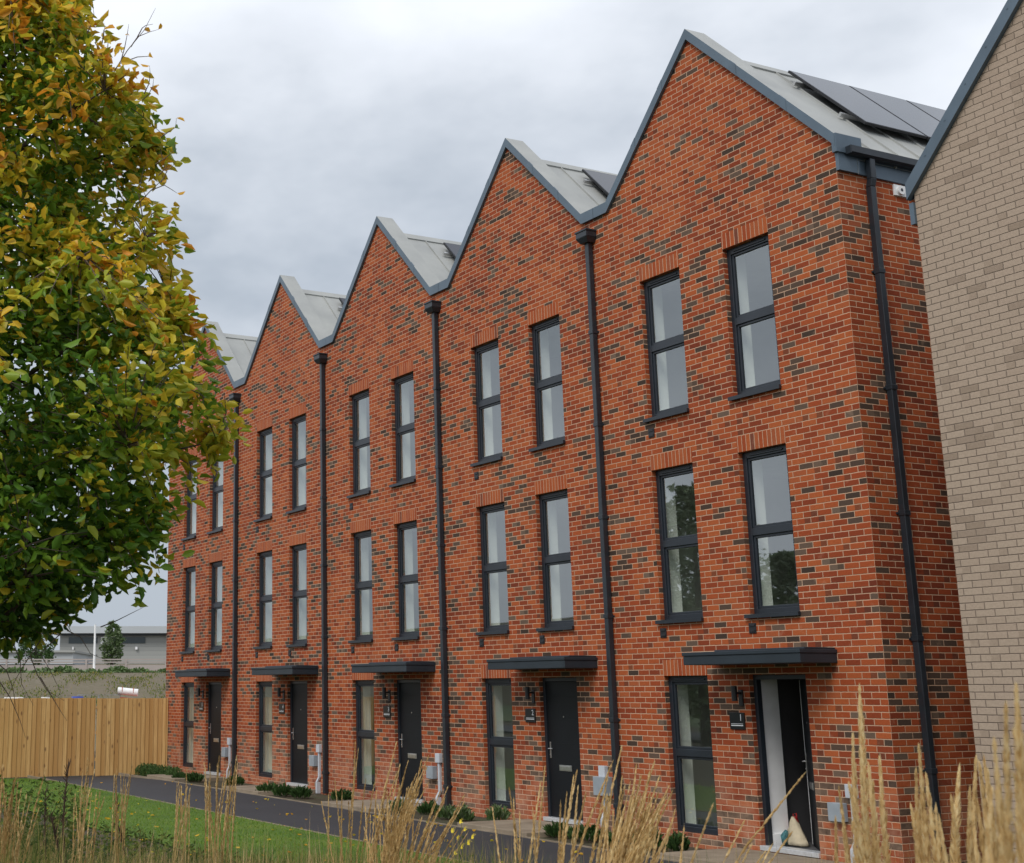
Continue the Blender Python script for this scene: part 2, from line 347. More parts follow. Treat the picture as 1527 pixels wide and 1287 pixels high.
def slope_pt(x, y, lift=0., xr=XA):
    s_ = 1 if x >= xr else -1
    n = Vector((SL*s_, 0, 1)).normalized()
    return Vector((x, y, ZR-abs(x-xr)*SL))+n*lift

def make_house(i):
    first, last = i == 0, i == 4
    xl = -4.84 if last else -4.667; xr = 0. if first else -.167
    labels = ['red brick townhouse number 1 at the near right end of the terrace, front door ajar',
              'second red brick townhouse from the right, between the near corner house and the middle house',
              'middle red brick townhouse of the five, third from the right corner',
              'fourth red brick townhouse from the right, its roof just right of the autumn tree top',
              'farthest red brick townhouse at the left end beside the timber fence, gable behind the tree']
    root = empty('brick_townhouse', (-PITCH*i, 0, 0), labels[i], 'house', 'red brick townhouses of one stepped-back terrace')
    # --- wall
    zf = 9.04
    top = [(xl, zf), (-4.363, zf), (XA, ZA)]
    if last: top = [(xl, ZA-(XA-xl)*SL), (XA, ZA)]
    top += [(xr, ZA-(xr-XA)*SL)] if first else [(-.472, zf), (xr, zf)]
    mb = wall_mesh(xl, xr, top)
    if first:
        mb.quad((0, 0, -.4), (0, DEPTH, -.4), (0, DEPTH, 8.2), (0, 0, 8.2)); mb.quad((0, 0, 8.2), (0, .3, 8.2), (0, .3, 8.5), (0, 0, 8.5))
    if not first: mb.quad((xr, 0, -.4), (xr, DEPTH, -.4), (xr, DEPTH, 8.2), (xr, 0, 8.4))
    mb.quad((xl, 0, -.4), (xl, 0, 8.4), (xl, DEPTH, 8.2), (xl, DEPTH, -.4))
    mb.quad((xl, DEPTH, -.4), (xl, DEPTH, 8.2), (xr, DEPTH, 8.2), (xr, DEPTH, -.4))
    mb.add([(xl, DEPTH, 8.2), (XA, DEPTH, 10.7), (xr, DEPTH, 8.2)], [(0, 1, 2)])
    mb.build('wall', M['brick'], root)
    for h in UP_W: make_window(root, *h)
    make_window(root, *GW, sill=False)
    make_door(root, first)
    # --- rooms behind the glass
    rm = MB(); a, b = xl+.15, xr-.2
    def room(x0, x1, y0, y1, z0, z1, mi=0, openl=False):
        rm.quad((x0, y0, z0), (x1, y0, z0), (x1, y1, z0), (x0, y1, z0), mi); rm.quad((x0, y0, z1), (x0, y1, z1), (x1, y1, z1), (x1, y0, z1), mi)
        rm.quad((x0, y0, z0), (x0, y1, z0), (x0, y1, z1), (x0, y0, z1), mi); rm.quad((x1, y0, z0), (x1, y0, z1), (x1, y1, z1), (x1, y1, z0), mi)
        rm.quad((x0, y1, z0), (x1, y1, z0), (x1, y1, z1), (x0, y1, z1), mi)
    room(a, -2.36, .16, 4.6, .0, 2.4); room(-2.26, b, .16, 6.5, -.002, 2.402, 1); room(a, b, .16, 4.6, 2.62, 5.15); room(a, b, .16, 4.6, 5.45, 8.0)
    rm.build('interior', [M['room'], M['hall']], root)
    if first:
        q = MB(); q.quad((-2.138, .152, 0), (-2.138, .152, 2.08), (-2.138, .47, 2.08), (-2.138, .47, 0)); q.box(-2.138, -2.10, .152, .47, 0, .14)
        q.build('inner_reveal', M['white'], root)
    # --- roof with standing seams
    rf = MB(); y0 = .29; zl = ZR-(XA-(-4.667))*SL
    xe = .05 if first else -.167+.12; xe2 = -4.667-.05 if not last else xl-.05
    A = lambda x, y: (x, y, ZR-abs(x-XA)*SL)
    for xa_, xb_ in ((XA, xe), (xe2, XA)):
        rf.quad(A(xa_, y0), A(xb_, y0), A(xb_, DEPTH+.1), A(xa_, DEPTH+.1))
    y = .47
    while y < DEPTH:
        for sg, xe_ in ((1, xe), (-1, xe2)):
            n = Vector((SL*sg, 0, 1)).normalized()*.028; o = Vector(A(XA+sg*.12, y)); d = Vector(A(xe_, y))-o
            rf.obox(o-n*.1, d, (0, .014, 0), n)
        y += .53
    n1, n2 = Vector((SL, 0, 1)).normalized(), Vector((-SL, 0, 1)).normalized()
    rf.obox(Vector(A(XA, y0))-n1*.004, Vector(A(XA+.13, y0))-Vector(A(XA, y0)), (0, DEPTH-.2, 0), n1*.03)
    rf.obox(Vector(A(XA, y0))-n2*.004, Vector(A(XA-.13, y0))-Vector(A(XA, y0)), (0, DEPTH-.2, 0), n2*.03)
    rf.build('roof', M['zinc'], root)
    # --- verge capping along the gable
    T = .165
    bot = [(xl+.003, zf), (-4.363, zf), (XA, ZA)]
    if last: bot = [(xl-.06, ZA-(XA-xl+.06)*SL), (XA, ZA)]
    bot += [(.055, ZA-(.055-XA)*SL)] if first else [(-.472, zf), (xr-.003, zf)]
    cp = MB()
    off = .05; yb = .32
    for (x0_, z0_), (x1_, z1_) in zip(bot[:-1], bot[1:]):
        # front face panel proud of the brick, top sheet, back upstand
        lo0, lo1, hi0, hi1 = (x0_, z0_), (x1_, z1_), (x0_, z0_+T), (x1_, z1_+T)
        V_ = [(lo0[0], -off, lo0[1]), (lo1[0], -off, lo1[1]), (hi1[0], -off, hi1[1]), (hi0[0], -off, hi0[1]),
              (lo0[0], yb, lo0[1]-.32), (lo1[0], yb, lo1[1]-.32), (hi1[0], yb, hi1[1]+.005), (hi0[0], yb, hi0[1]+.005),
              (lo0[0], .004, lo0[1]), (lo1[0], .004, lo1[1])]
        cp.add(V_, [(0, 1, 2, 3), (0, 8, 9, 1)], 0); cp.add(V_, [(3, 2, 6, 7), (7, 6, 5, 4)], 1)  # top sheet in the paler material, sky light put into its colour
    # joint laps on the capping
    for k in range(1, 3):
        for (ax_, az_), (bx_, bz_) in zip(bot[:-1], bot[1:]):
            if abs(ax_-bx_) < 1: continue
            tt = k/3; px_, pz_ = ax_+(bx_-ax_)*tt, az_+(bz_-az_)*tt; sg = 1 if bx_ > XA+.01 else -1
            sl_ = (bz_-az_)/(bx_-ax_)
            cp.obox((px_, -off-.003, pz_-.002), (.10, 0, .10*sl_), (0, .02, 0), (0, 0, T+.006))
    if first:    # box end of the capping at the corner
        zc = ZA-(.055-XA)*SL
        cp.box(.002, .072, -off+.003, .40, 8.43, zc+T+.004); cp.box(.001, .05, -.004, .36, 8.2, 8.43)
    cap = cp.build('verge_capping', [M['trim'], M['zinc']], root)
    # --- eaves on the open side
    if first:
        e = MB(); e.box(-.04, .03, .3, DEPTH, 8.2, 8.44); e.build('fascia_board', M['trim'], root, bevel=.004)
        g = MB(); pr = [(.03, 8.50), (.03, 8.43), (.055, 8.405), (.12, 8.405), (.15, 8.43), (.15, 8.515), (.14, 8.515), (.135, 8.44), (.045, 8.44), (.04, 8.50)]
        g.extrude_y(pr[::-1], .12, DEPTH+.05); g.box(.03, .15, .11, .125, 8.41, 8.51); g.build('gutter', M['pipe'], root)
        dp = MB(); r_ = .042; zz0, zz1 = -.08, 8.40
        dp.box(.09-r_, .09+r_, .46, .46+2*r_, 8.14, zz1); dp.obox((.09-r_, .46, 8.14), (2*r_, 0, 0), (0, 2*r_, 0), (-.03, 0, -.1)); dp.box(.02, .02+2*r_, .46, .46+2*r_, zz0, 8.04)
        dn = dp.build('downpipe', M['pipe'], root, bevel=.008)
        for zc in (6.94, 5.47, 3.945, 2.48, 1.0):
            c = MB(); c.box(.012, .112, .452, .552, zc-.03, zc+.03); c.box(.0, .02, .43, .575, zc-.012, zc+.012); c.build('pipe_bracket', M['pipe'], dn, bevel=.004)
        br = MB(); br.box(.0, .022, .97, 1.42, 8.03, 8.175); br.tube([(.022, 1.07, 8.10), (.055, 1.07, 8.10)], .06, 20); br.tube([(.055, 1.07, 8.10), (.058, 1.07, 8.10)], .022, 12, mi=1)
        br.box(.02, .05, 1.22, 1.42, 8.06, 8.10, 0); br.tube([(.05, 1.34, 8.03), (.12, 1.38, 8.0)], .035, 10, mi=1)
        br.build('cable_bracket', [M['white'], M['frame']], root, bevel=.004)
    # --- front downpipe with hopper (house boundary on the left)
    if not last:
        x = -4.80; hp = MB(); r_ = .043
        hp.box(x-r_, x+r_, -.105, -.105+2*r_, -.10, 8.70)
        dn = hp.build('downpipe', M['pipe'], root, bevel=.008)
        h = MB(); a0, a1 = .13, .085
        h.add([(x-a1, -.15, 8.66), (x+a1, -.15, 8.66), (x+a1, 0, 8.66), (x-a1, 0, 8.66), (x-a0, -.20, 8.74), (x+a0, -.20, 8.74), (x+a0, 0, 8.74), (x-a0, 0, 8.74)],
              [(0, 3, 2, 1), (4, 5, 6, 7), (0, 1, 5, 4), (1, 2, 6, 5), (2, 3, 7, 6), (3, 0, 4, 7)])
        h.box(x-a0, x+a0, -.20, 0, 8.742, 8.83); h.box(x-a0-.012, x+a0+.012, -.212, 0, 8.83, 8.86); h.build('hopper_head', M['pipe'], dn, bevel=.005)
        for zc in (7.24, 5.8, 4.40, 2.95, 1.48, .3):
            c = MB(); c.box(x-.052, x+.052, -.115, -.01, zc-.03, zc+.03); c.box(x-.075, x+.075, -.012, 0, zc-.012, zc+.012); c.build('pipe_bracket', M['pipe'], dn, bevel=.004)
    # --- entrance canopy
    c = MB(); c.box(-2.67, -.68, -.60, 0, 2.213, 2.325); c.box(-2.68, -.67, -.612, 0, 2.326, 2.372); c.box(-2.2, -.70, -.5, 0, 2.373, 2.395)
    c.build('canopy', M['canopy'], root, bevel=.006)
    # --- wall light, number sign, vents, meter boxes
    l = MB(); l.box(-2.335, -2.265, -.022, 0, 1.70, 1.90); l.box(-2.32, -2.28, -.10, -.02, 1.845, 1.875)
    lt = l.build('wall_light', M['black'], root, bevel=.004); b_ = MB(); b_.tube([(-2.30, -.12, 1.76), (-2.30, -.12, 1.95)], .036, 16); b_.build('lamp_body', M['black'], lt, bevel=.004)
    s = MB(); s.box(-2.525, -2.265, -.018, 0, 1.405, 1.615); sg = s.build('number_sign', M['sign'], root, bevel=.002)
    cu = bpy.data.curves.new('n', 'FONT'); cu.body = str(i+1); cu.size = .115; cu.extrude = .001; cu.align_x = 'RIGHT'
    tmp = bpy.data.objects.new('n', cu); COL.objects.link(tmp); bpy.context.view_layer.update()
    dg = bpy.context.evaluated_depsgraph_get(); me = bpy.data.meshes.new_from_object(tmp.evaluated_get(dg)); bpy.data.objects.remove(tmp)
    me.materials.clear(); me.materials.append(M['signw']); no = bpy.data.objects.new('house_number', me); COL.objects.link(no); no.parent = sg
    no.location = (-2.295, -.0205, 1.515); no.rotation_euler = (R(90), 0, 0)
    s = MB(); s.box(-2.50, -2.29, -.0205, -.018, 1.472, 1.477); s.box(-2.50, -2.29, -.0205, -.018, 1.448, 1.460); s.build('sign_line', M['signw'], sg)
    for vx, vz in ((-3.70, 2.67), (-2.01, 2.67), (-3.69, 5.49)):
        v = MB(); v.box(vx-.062, vx+.062, -.012, 0, vz-.065, vz+.065); v.box(vx-.045, vx+.045, -.02, -.012, vz+.02, vz+.05); v.box(vx-.045, vx+.045, -.02, -.012, vz-.05, vz-.02); v.build('wall_vent', M['black'], root, bevel=.003)
    dx = [0, -.02, .02, -.01, 0][i]
    u = MB()
    if i == 1: u.box(-.86+.12, -.60+.12, -.15, 0, .42, .68)
    else: u.box(-.94+dx, -.73+dx, -.10, 0, .40, .61)
    mbx = u.build('meter_box', M['grey_pl'], root, bevel=.006)
    u = MB(); u.box(-.685+dx, -.545+dx, -.07, 0, .675, .83); u.box(-.64+dx, -.585+dx, -.05, 0, .20, .675)
    u.obox((-.64+dx, -.05, .20), (.055, 0, 0), (0, .05, 0), (-.03, -.04, -.1)); u.box(-.67+dx, -.61+dx, -.09, 0, -.12, .10)
    u.build('cable_duct', M['white_pl'], root, bevel=.006)
    # --- solar panels on the right-hand slope
    n = Vector((SL, 0, 1)).normalized(); d = Vector((1, 0, -SL)).normalized()
    for k in range(4):
        y = (1.56 if first else 1.30)+k*1.21; o = slope_pt(-2.14, y, .10); w_ = 1.19; ln = 1.80
        p = MB(); p.obox(o, d*ln, (0, w_, 0), n*.035); pn = p.build('solar_panel', M['black'], root)
        g = MB(); g.obox(o+d*.02+Vector((0, .02, 0))+n*.034, d*(ln-.04), (0, w_-.04, 0), n*.004); g.build('solar_cells', M['solar'], pn)
    for xx in (-1.9, -1.15):
        o = slope_pt(xx, 1.42 if first else 1.16, .03); p = MB(); p.obox(o, d*.045, (0, 4.95, 0), n*.06); p.build('panel_rail', M['steel'], root)
    return root
for i in range(5): make_house(i)

# ------------------------------------------------------------------ buff brick building on the right
BY = -.55; bx0, bx1 = 1.51, 6.7; bxa = (bx0+bx1)/2; bz = 7.30; bza = bz+(bxa-bx0)*SL
root = empty('buff_brick_building', (0, BY, 0), 'buff brick gabled building with a blue-grey verge, cut by the right edge of the photo', 'building')
BH = [(3.9, 4.8, .05, 2.1), (3.9, 4.8, 2.84, 4.95), (5.3, 6.2, .05, 2.1), (5.3, 6.2, 2.84, 4.95)]
mb = wall_mesh(bx0, bx1, [(bx0, bz), (bxa, bza), (bx1, bz)], BH, 7.2)
mb.quad((bx0, 0, -.4), (bx0, 0, 7.3), (bx0, 9.5, 7.3), (bx0, 9.5, -.4)); mb.quad((bx1, 0, -.4), (bx1, 9.5, -.4), (bx1, 9.5, 7.3), (bx1, 0, 7.3))
mb.quad((bx0, 9.5, -.4), (bx0, 9.5, 7.3), (bx1, 9.5, 7.3), (bx1, 9.5, -.4))
mb.build('wall', M['buff'], root)
for h in BH: make_window(root, *h, mat_sold='buff')
rm = MB(); rm.box(bx0+.2, bx1-.2, .35, 5, 0, 6.9); rm.build('interior', M['hall'], root)  # solid box in the hall's painted shade, standing for unlit rooms
rf = MB(); rf.quad((bxa, .3, bza-.1), (bx1+.1, .3, bz-.2), (bx1+.1, 9.6, bz-.2), (bxa, 9.6, bza-.1)); rf.quad((bx0-.1, .3, bz-.2), (bxa, .3, bza-.1), (bxa, 9.6, bza-.1), (bx0-.1, 9.6, bz-.2))
rf.build('roof', M['zinc'], root)
cp = MB()
for (xa_, za_), (xb_, zb_) in (((bx0-.06, bz-.06*SL), (bxa, bza)), ((bxa, bza), (bx1+.06, bz-.06*SL))):
    cp.add([(xa_, -.06, za_), (xb_, -.06, zb_), (xb_, -.06, zb_+.19), (xa_, -.06, za_+.19), (xa_, .34, za_-.3), (xb_, .34, zb_-.3), (xb_, .34, zb_+.195), (xa_, .34, za_+.195), (xa_, .004, za_), (xb_, .004, zb_)],
           [(0, 1, 2, 3), (3, 2, 6, 7), (7, 6, 5, 4), (0, 8, 9, 1), (0, 3, 7, 8)])
    for k in range(1, 9):
        tt = k/9; q = Vector((xa_+(xb_-xa_)*tt, -.062, za_+(zb_-za_)*tt+.12)); cp.tube([q, q-Vector((0, .004, 0))], .009, 8)
cp.build('verge_capping', M['trim'], root)
e = MB(); e.box(bx0-.06, bx0-.002, -.03, 9.5, 6.95, 7.2); e.build('fascia_board', M['trim'], root)
g = MB(); g.box(bx0-.17, bx0-.061, .2, 9.5, 7.12, 7.22); g.build('gutter', M['pipe'], root, bevel=.02)

# ------------------------------------------------------------------ ground
def gh(x, y):                                   # ground height
    z = -.13
    t_ = min(1, max(0, (-y-3.6)/9.)); z += .42*t_*t_*(3-2*t_)
    if x < -20: z -= .06*min(1, (-20-x)/2)
    if y < -16: z += .0*y
    if y < -34: z += min(10.5, (-34-y)*.17)
    return z
def sheet(name, xs, ys, dz, mat, hf=gh, kind='structure'):
    mb = MB(); nx, ny = len(xs), len(ys)
    vs = [(x, y, hf(x, y)+dz) for y in ys for x in xs]
    mb.add(vs, [(j*nx+i, j*nx+i+1, (j+1)*nx+i+1, (j+1)*nx+i) for j in range(ny-1) for i in range(nx-1)])
    return tag(mb.build(name, mat, smooth=True), kind=kind)
gx = [-3000, -800, -200, -80, -50]+list(np.arange(-40, 30, 1.))+[40, 80, 200, 800, 3000]
gy = [-3000, -600, -150, -96, -80, -60, -45, -34, -28, -22]+list(np.arange(-18, 0, .5))+[0, 4, 10, 30, 100, 400, 3000]
sheet('ground', gx, gy, 0, M['soil'])
sheet('hillside', [-400, -200, -100]+list(range(-90, 90, 10))+[100, 200, 400], [-400, -200, -140, -96, -85, -75, -65, -55, -45, -36, -30], .03, M['hill'],
      lambda x, y: gh(x, y)+(.8*sin(x*.09)+.5*sin(x*.23+1))*min(1, max(0, (-36-y)/20)))
# lawn with a gently curved far edge
lw = MB(); NX, NY = 70, 14
def lawn_y(x, k):
    near = -6.45-.28*abs(min(0, x+4))**.6*.35+.08*sin(x*1.7)
    return -3.62+(near+3.62)*k
vs = [(-22.5+30.5*i/NX, lawn_y(-22.5+30.5*i/NX, j/NY), gh(-22.5+30.5*i/NX, lawn_y(-22.5+30.5*i/NX, j/NY))+.02) for j in range(NY+1) for i in range(NX+1)]
lw.add(vs, [(j*(NX+1)+i, j*(NX+1)+i+1, (j+1)*(NX+1)+i+1, (j+1)*(NX+1)+i) for j in range(NY) for i in range(NX)])
tag(lw.build('lawn', M['lawn'], smooth=True), kind='structure')
sheet('path', list(np.arange(-22.5, 9.1, 1.5)), [-3.62, -1.35], .012, M['tarmac'], lambda x, y: -.13 if x > -20 else -.13-.06*min(1, (-20-x)/2))
kb = MB(); kb.box(-22.5, 9, -3.67, -3.62, -.2, -.105); kb.box(-22.5, 9, -1.352, -1.31, -.2, -.103); tag(kb.build('path_edging', M['slab']), kind='structure')
for i in range(5):
    s = MB(); x0 = -PITCH*i-2.58; s.box(x0, x0+1.78, -1.308, -.002, -.25, -.055)
    s.box(x0+.9, x0+.908, -1.3085, -.001, -.2, -.0548) if False else None
    nm = ['nearest', 'second', 'third', 'fourth', 'farthest'][i]
    tag(s.build('entrance_paving', M['slab'], bevel=.008), kind='structure')

# short grass blades standing on the lawn
def blades(name, n, sampler, hmin, hmax, wid, mat, lean=.35, tintf=None, seg=2, **tags):
    mb_v = []; mb_f = []; tint = []
    for k in range(n):
        x, y, s = sampler(); z = gh(x, y); h = random.uniform(hmin, hmax)*s; a = random.uniform(0, 2*pi); la = random.uniform(0, 2*pi); ln = abs(random.gauss(0, lean))*h
        w = wid*random.uniform(.6, 1.3); dx, dy = cos(a)*w, sin(a)*w; k0 = len(mb_v)
        tx, ty = cos(la)*ln, sin(la)*ln
        mb_v += [(x-dx, y-dy, z), (x+dx, y+dy, z), (x-dx*.7+tx*.35, y-dy*.7+ty*.35, z+h*.6), (x+dx*.7+tx*.35, y+dy*.7+ty*.35, z+h*.6), (x+tx, y+ty, z+h*(1-.3*ln/h))]
        mb_f += [(k0, k0+1, k0+3, k0+2), (k0+2, k0+3, k0+4)]
        tv = tintf(x, y) if tintf else random.random(); tint += [tv, tv]
    me = bpy.data.meshes.new(name); me.from_pydata(mb_v, [], mb_f); me.materials.append(mat)
    a = me.attributes.new('tint', 'FLOAT', 'FACE'); a.data.foreach_set('value', tint)
    o = bpy.data.objects.new(name, me); COL.objects.link(o)
    return tag(o, **tags)
M['lawnb'] = tinted('lawn_blade', [(0, (.08, .16, .014)), (.5, (.14, .27, .025)), (1, (.26, .34, .05))], .6, .3)
def lawn_s():
    x = random.uniform(-22.3, 4); return x, lawn_y(x, random.random()), 1
blades('lawn_grass', 45000, lawn_s, .025, .06, .006, M['lawnb'], .5, label='short mown grass blades of the green lawn', cat='grass', kind='stuff')

# ------------------------------------------------------------------ fence
def fence(x, ya, yb, label, gz):
    root = empty('timber_fence', (x, ya, gz), label, 'fence', 'new closeboard timber fence panels', rz=-pi/2)
    L_ = ya-yb; b = MB(); k = 0.; h = 1.87     # local +x runs towards -y
    while k < L_-.01:
        w = min(.125, L_-k); j = random.uniform(-.006, .006)
        b.add([(k, -.012, .02), (k+w, -.026, .02), (k+w, -.004, .02), (k, -.002, .02), (k, -.012, h+j), (k+w, -.026, h+j), (k+w, -.004, h+j), (k, -.002, h+j)],
              [(0, 3, 2, 1), (4, 5, 6, 7), (0, 1, 5, 4), (1, 2, 6, 5), (2, 3, 7, 6), (3, 0, 4, 7)]); k += .115
    b.build('board_panel', M['timber'], root)
    for p in np.arange(.05, L_, 2.4):
        q = MB(); q.box(p, p+.1, .05, .15, -.3, h-.05); q.build('fence_post', M['timber'], root)
    for z in (.35, 1.0, 1.6):
        q = MB(); q.box(0, L_, .0, .05, z, z+.08); q.build('fence_rail', M['timber'], root)
# the boards face the camera (+x): rotate so that local -y looks to +x
def fence2(x, ya, yb, label, gz, turn=0.):
    root = empty('timber_fence', (x, yb, gz), label, 'fence', 'new closeboard timber fence panels', rz=pi/2+turn)
    L_ = ya-yb; b = MB(); k = 0.; h = 1.87
    while k < L_-.01:
        w = min(.125, L_-k); j = random.uniform(-.004, .004)
        b.add([(k, -.012, .0), (k+w, -.028, .0), (k+w, -.006, .0), (k, -.002, .0), (k, -.012, h+j), (k+w, -.028, h+j), (k+w, -.006, h+j), (k, -.002, h+j)],
              [(0, 3, 2, 1), (4, 5, 6, 7), (0, 1, 5, 4), (1, 2, 6, 5), (2, 3, 7, 6), (3, 0, 4, 7)]); k += .115
    b.build('board_panel', M['timber'], root)
    for p in np.arange(.05, L_, 2.4):
        q = MB(); q.box(p, p+.1, .05, .15, -.3, h-.05); q.build('fence_post', M['timber'], root)
    for z in (.35, 1.0, 1.6):
        q = MB(); q.box(0, L_, .0, .05, z, z+.08); q.build('fence_rail', M['timber'], root)
fence2(-22.62, -.02, -1.92, 'short right-hand length of new timber board fence butting the brick house corner', -.17)
fence2(-22.72, -1.93, -9.9, 'long left-hand length of new timber board fence running out of the left edge', -.16)

# ------------------------------------------------------------------ the land beyond the fence
dirv = Vector((-sin(YAW), cos(YAW), 0)); lat = Vector((cos(YAW), sin(YAW), 0)); C0 = Vector((CAM.x, CAM.y, 0))
def W(s, w, z): q = C0+dirv*w+lat*s; return Vector((q.x, q.y, z))
prof = [(50, -.25), (55, .6), (60, 1.5), (66, 2.3), (70, 2.72), (74, 2.85), (150, 4.6), (1500, 5.0)]
mb = MB(); ss = [-400, -120, -60]+list(range(-50, 30, 4))+[60, 120, 400]
vs = []
for w, z in prof:
    for s in ss: vs.append(W(s, w, z+(random.uniform(-.05, .05) if 55 < w < 70 else 0)))
n = len(ss); mb.add(vs, [(j*n+i, j*n+i+1, (j+1)*n+i+1, (j+1)*n+i) for j in range(len(prof)-1) for i in range(n-1)])
tag(mb.build('embankment', M['bank'], smooth=True), kind='structure')

def px_s(px, w): return (px-PPX)/FPX*w        # lateral offset seen at pixel column px (near the horizon)
def px_z(py, w): return CAM.z+(1028-py)/FPX*w
# warehouse
M['clad'] = simple('grey_cladding', (.22, .235, .235), .6, .0, .06, .4)
t = NT('ribbed_cladding'); s = t.n('ShaderNodeSeparateXYZ'); t.L(t.pos(), s.inputs[0])
rb = t.math('FRACT', t.math('MULTIPLY', s.outputs[2], 2.2)); t.col(t.ramp(rb, [(0, (.20, .21, .205)), (.12, (.31, .32, .31)), (1, (.34, .35, .335))])); t.rough(.6); M['clad'] = t.m
M['roofpale'] = simple('pale_roof_edge', (.42, .45, .47), .6, 0, .06, .2)
M['darkglass'] = simple('dark_strip_glass', (.03, .05, .06), .15, 0, .1, .3)
w0 = 150
root = empty('industrial_building', W(px_s(150, w0), w0, 4.5), 'long low grey clad industrial building with a pale flat roof beyond the embankment', 'building')
root.rotation_euler.z = YAW
def ib(px0, px1, py0, py1, d0, d1):         # box in building-local coords from survey columns/heights
    xm = px_s(150, w0); mb = MB(); mb.box(px_s(px0, w0)-xm, px_s(px1, w0)-xm, d0, d1, px_z(py1, w0)-4.5, px_z(py0, w0)-4.5); return mb
ib(95, 330, 948, 995, 0, 40).build('wall', M['clad'], root); ib(80, 340, 938, 948, -1.2, 41).build('roof', M['roofpale'], root)
ib(98, 330, 948, 951, -.6, 0).build('roof_soffit', M['frame'], root)
for a, b in ((108, 150), (160, 220)): ib(a, b, 953, 962, -.1, 0).build('window', M['darkglass'], root)
ib(155, 166, 953, 963, -.12, 0).build('window', M['white'], root)
for a, b in ((206, 209), (114, 116)): ib(a, b, 967, 971, -.3, 0).build('wall_light', M['white'], root)
root = empty('pale_shed', W(px_s(20, 130), 130, 4.2), 'low pale shed left of the grey industrial building, mostly behind the tree leaves', 'building'); root.rotation_euler.z = YAW
mb = MB(); mb.box(-8, 6, 0, 15, 0, px_z(975, 130)-4.2); mb.build('wall', M['roofpale'], root); mb = MB(); mb.box(-8.2, 6.2, -.3, 15.3, px_z(975, 130)-4.2, px_z(972, 130)-4.2); mb.build('roof', M['clad'], root)
# boundary wall with rails
M['palewall'] = simple('pale_precast_wall', (.36, .32, .30), .85, 0, .1, .5)
w = 78; root = empty('boundary_wall', W(px_s(120, w), w, 2.85), 'low pale boundary wall with a post and rail fence on top of the green bank', 'wall'); root.rotation_euler.z = YAW
mb = MB(); mb.box(-22, 12, 0, .25, -.3, px_z(993, w)-2.85); mb.build('wall', M['palewall'], root)
for z in (px_z(993, w)-2.85+.12, px_z(986, w)-2.85): q = MB(); q.box(-22, 12, .05, .12, z, z+.07); q.build('rail', M['palewall'], root)
for xx in np.arange(-21.5, 12, 2.2): q = MB(); q.box(xx, xx+.1, -.04, .0, -.3, px_z(984, w)-2.85); q.build('post', M['palewall'], root)
# white pole
w = 76; b = W(px_s(146, w), w, 2.8); root = empty('white_pole', b, 'tall thin white pole in front of the grey industrial building', 'pole')
q = MB(); q.tube([(0, 0, 0), (0, 0, px_z(935, w)-2.8)], [.07, .05], 10); q.build('pole', M['white'], root); q = MB(); q.box(-.2, .2, -.2, .2, -.05, .12); q.build('base', M['white'], root)

# ------------------------------------------------------------------ leaf clouds
def leaf_mesh(name, pts, dirs, sizes, tints, mat, parent=None, aspect=.55, fold=.18, droop=.15):
    """six-cornered folded leaves; pts base, dirs pointing direction"""
    n = len(pts); P = np.array(pts); D = np.array(dirs, float); D /= np.linalg.norm(D, axis=1)[:, None]
    rnd = rng.normal(size=(n, 3)); S = np.cross(D, rnd); S /= np.linalg.norm(S, axis=1)[:, None]; N = np.cross(D, S)
    z = np.array(sizes)[:, None]; asp = aspect*rng.uniform(.8, 1.2, size=(n, 1))
    def pt(a, b, c): return P+D*z*a+S*z*asp*b+N*z*c
    V = np.stack([pt(0, 0, 0), pt(.30, -.42, fold*.8), pt(.68, -.36, fold*.7), pt(1, 0, -droop), pt(.68, .36, fold*.7), pt(.30, .42, fold*.8)], 1).reshape(-1, 3)
    base = np.arange(n)[:, None]*6; F = np.concatenate([base+np.array([0, 1, 2, 3]), base+np.array([0, 3, 4, 5])], 1).reshape(-1)
    me = bpy.data.meshes.new(name); me.vertices.add(n*6); me.vertices.foreach_set('co', V.astype('f').ravel())
    me.loops.add(n*8); me.loops.foreach_set('vertex_index', F.astype('i')); me.polygons.add(n*2)
    me.polygons.foreach_set('loop_start', np.arange(0, n*8, 4, dtype='i')); me.polygons.foreach_set('loop_total', np.full(n*2, 4, 'i'))
    me.materials.append(mat); a = me.attributes.new('tint', 'FLOAT', 'FACE'); a.data.foreach_set('value', np.repeat(np.array(tints, 'f'), 2))
    me.update(); me.validate(); o = bpy.data.objects.new(name, me); COL.objects.link(o)
    if parent is not None: o.parent = parent
    return o

# ------------------------------------------------------------------ autumn tree on the left
TX, TY = 2.9, -11.28; tz = gh(TX, TY)
PR = [(2.15, .22), (2.21, .6), (2.32, .82), (2.44, 1.02), (2.52, 1.22), (2.65, 1.33), (2.90, 1.35), (3.11, 1.45), (3.28, 1.54), (3.54, 1.64), (3.80, 1.74), (3.99, 1.66), (4.26, 1.50), (4.40, 1.42), (4.63, 1.37), (4.87, 1.18), (5.11, 1.12), (5.44, 1.22), (5.69, 1.19), (5.93, 1.04), (6.28, .83), (6.58, .64), (7.03, .40), (7.42, .10)]
pz, pr = np.array([a for a, _ in PR]), np.array([b for _, b in PR])*1.0; pr = pr*(1+.05*np.exp(-((pz-3.55)/.36)**2))
def crown_r(z, ph): return np.interp(z, pz, pr)*(1+.06*sin(3*ph+z*2.1)+.05*sin(5*ph-z*3.3))
root = empty('autumn_tree', (TX, TY, tz), 'broadleaf tree turning from green to yellow and orange, filling the left edge', 'tree')
tk = MB(); tk.tube([(0, 0, -.1), (.02, 0, .8), (-.02, .02, 1.9), (.03, -.02, 3.2), (0, .02, 4.6), (.02, 0, 6.0), (0, 0, 7.1)], [.11, .095, .085, .07, .05, .028, .008], 12)
tk.build('trunk', M['bark'], root, smooth=True)
lm = MB(); limbs = []
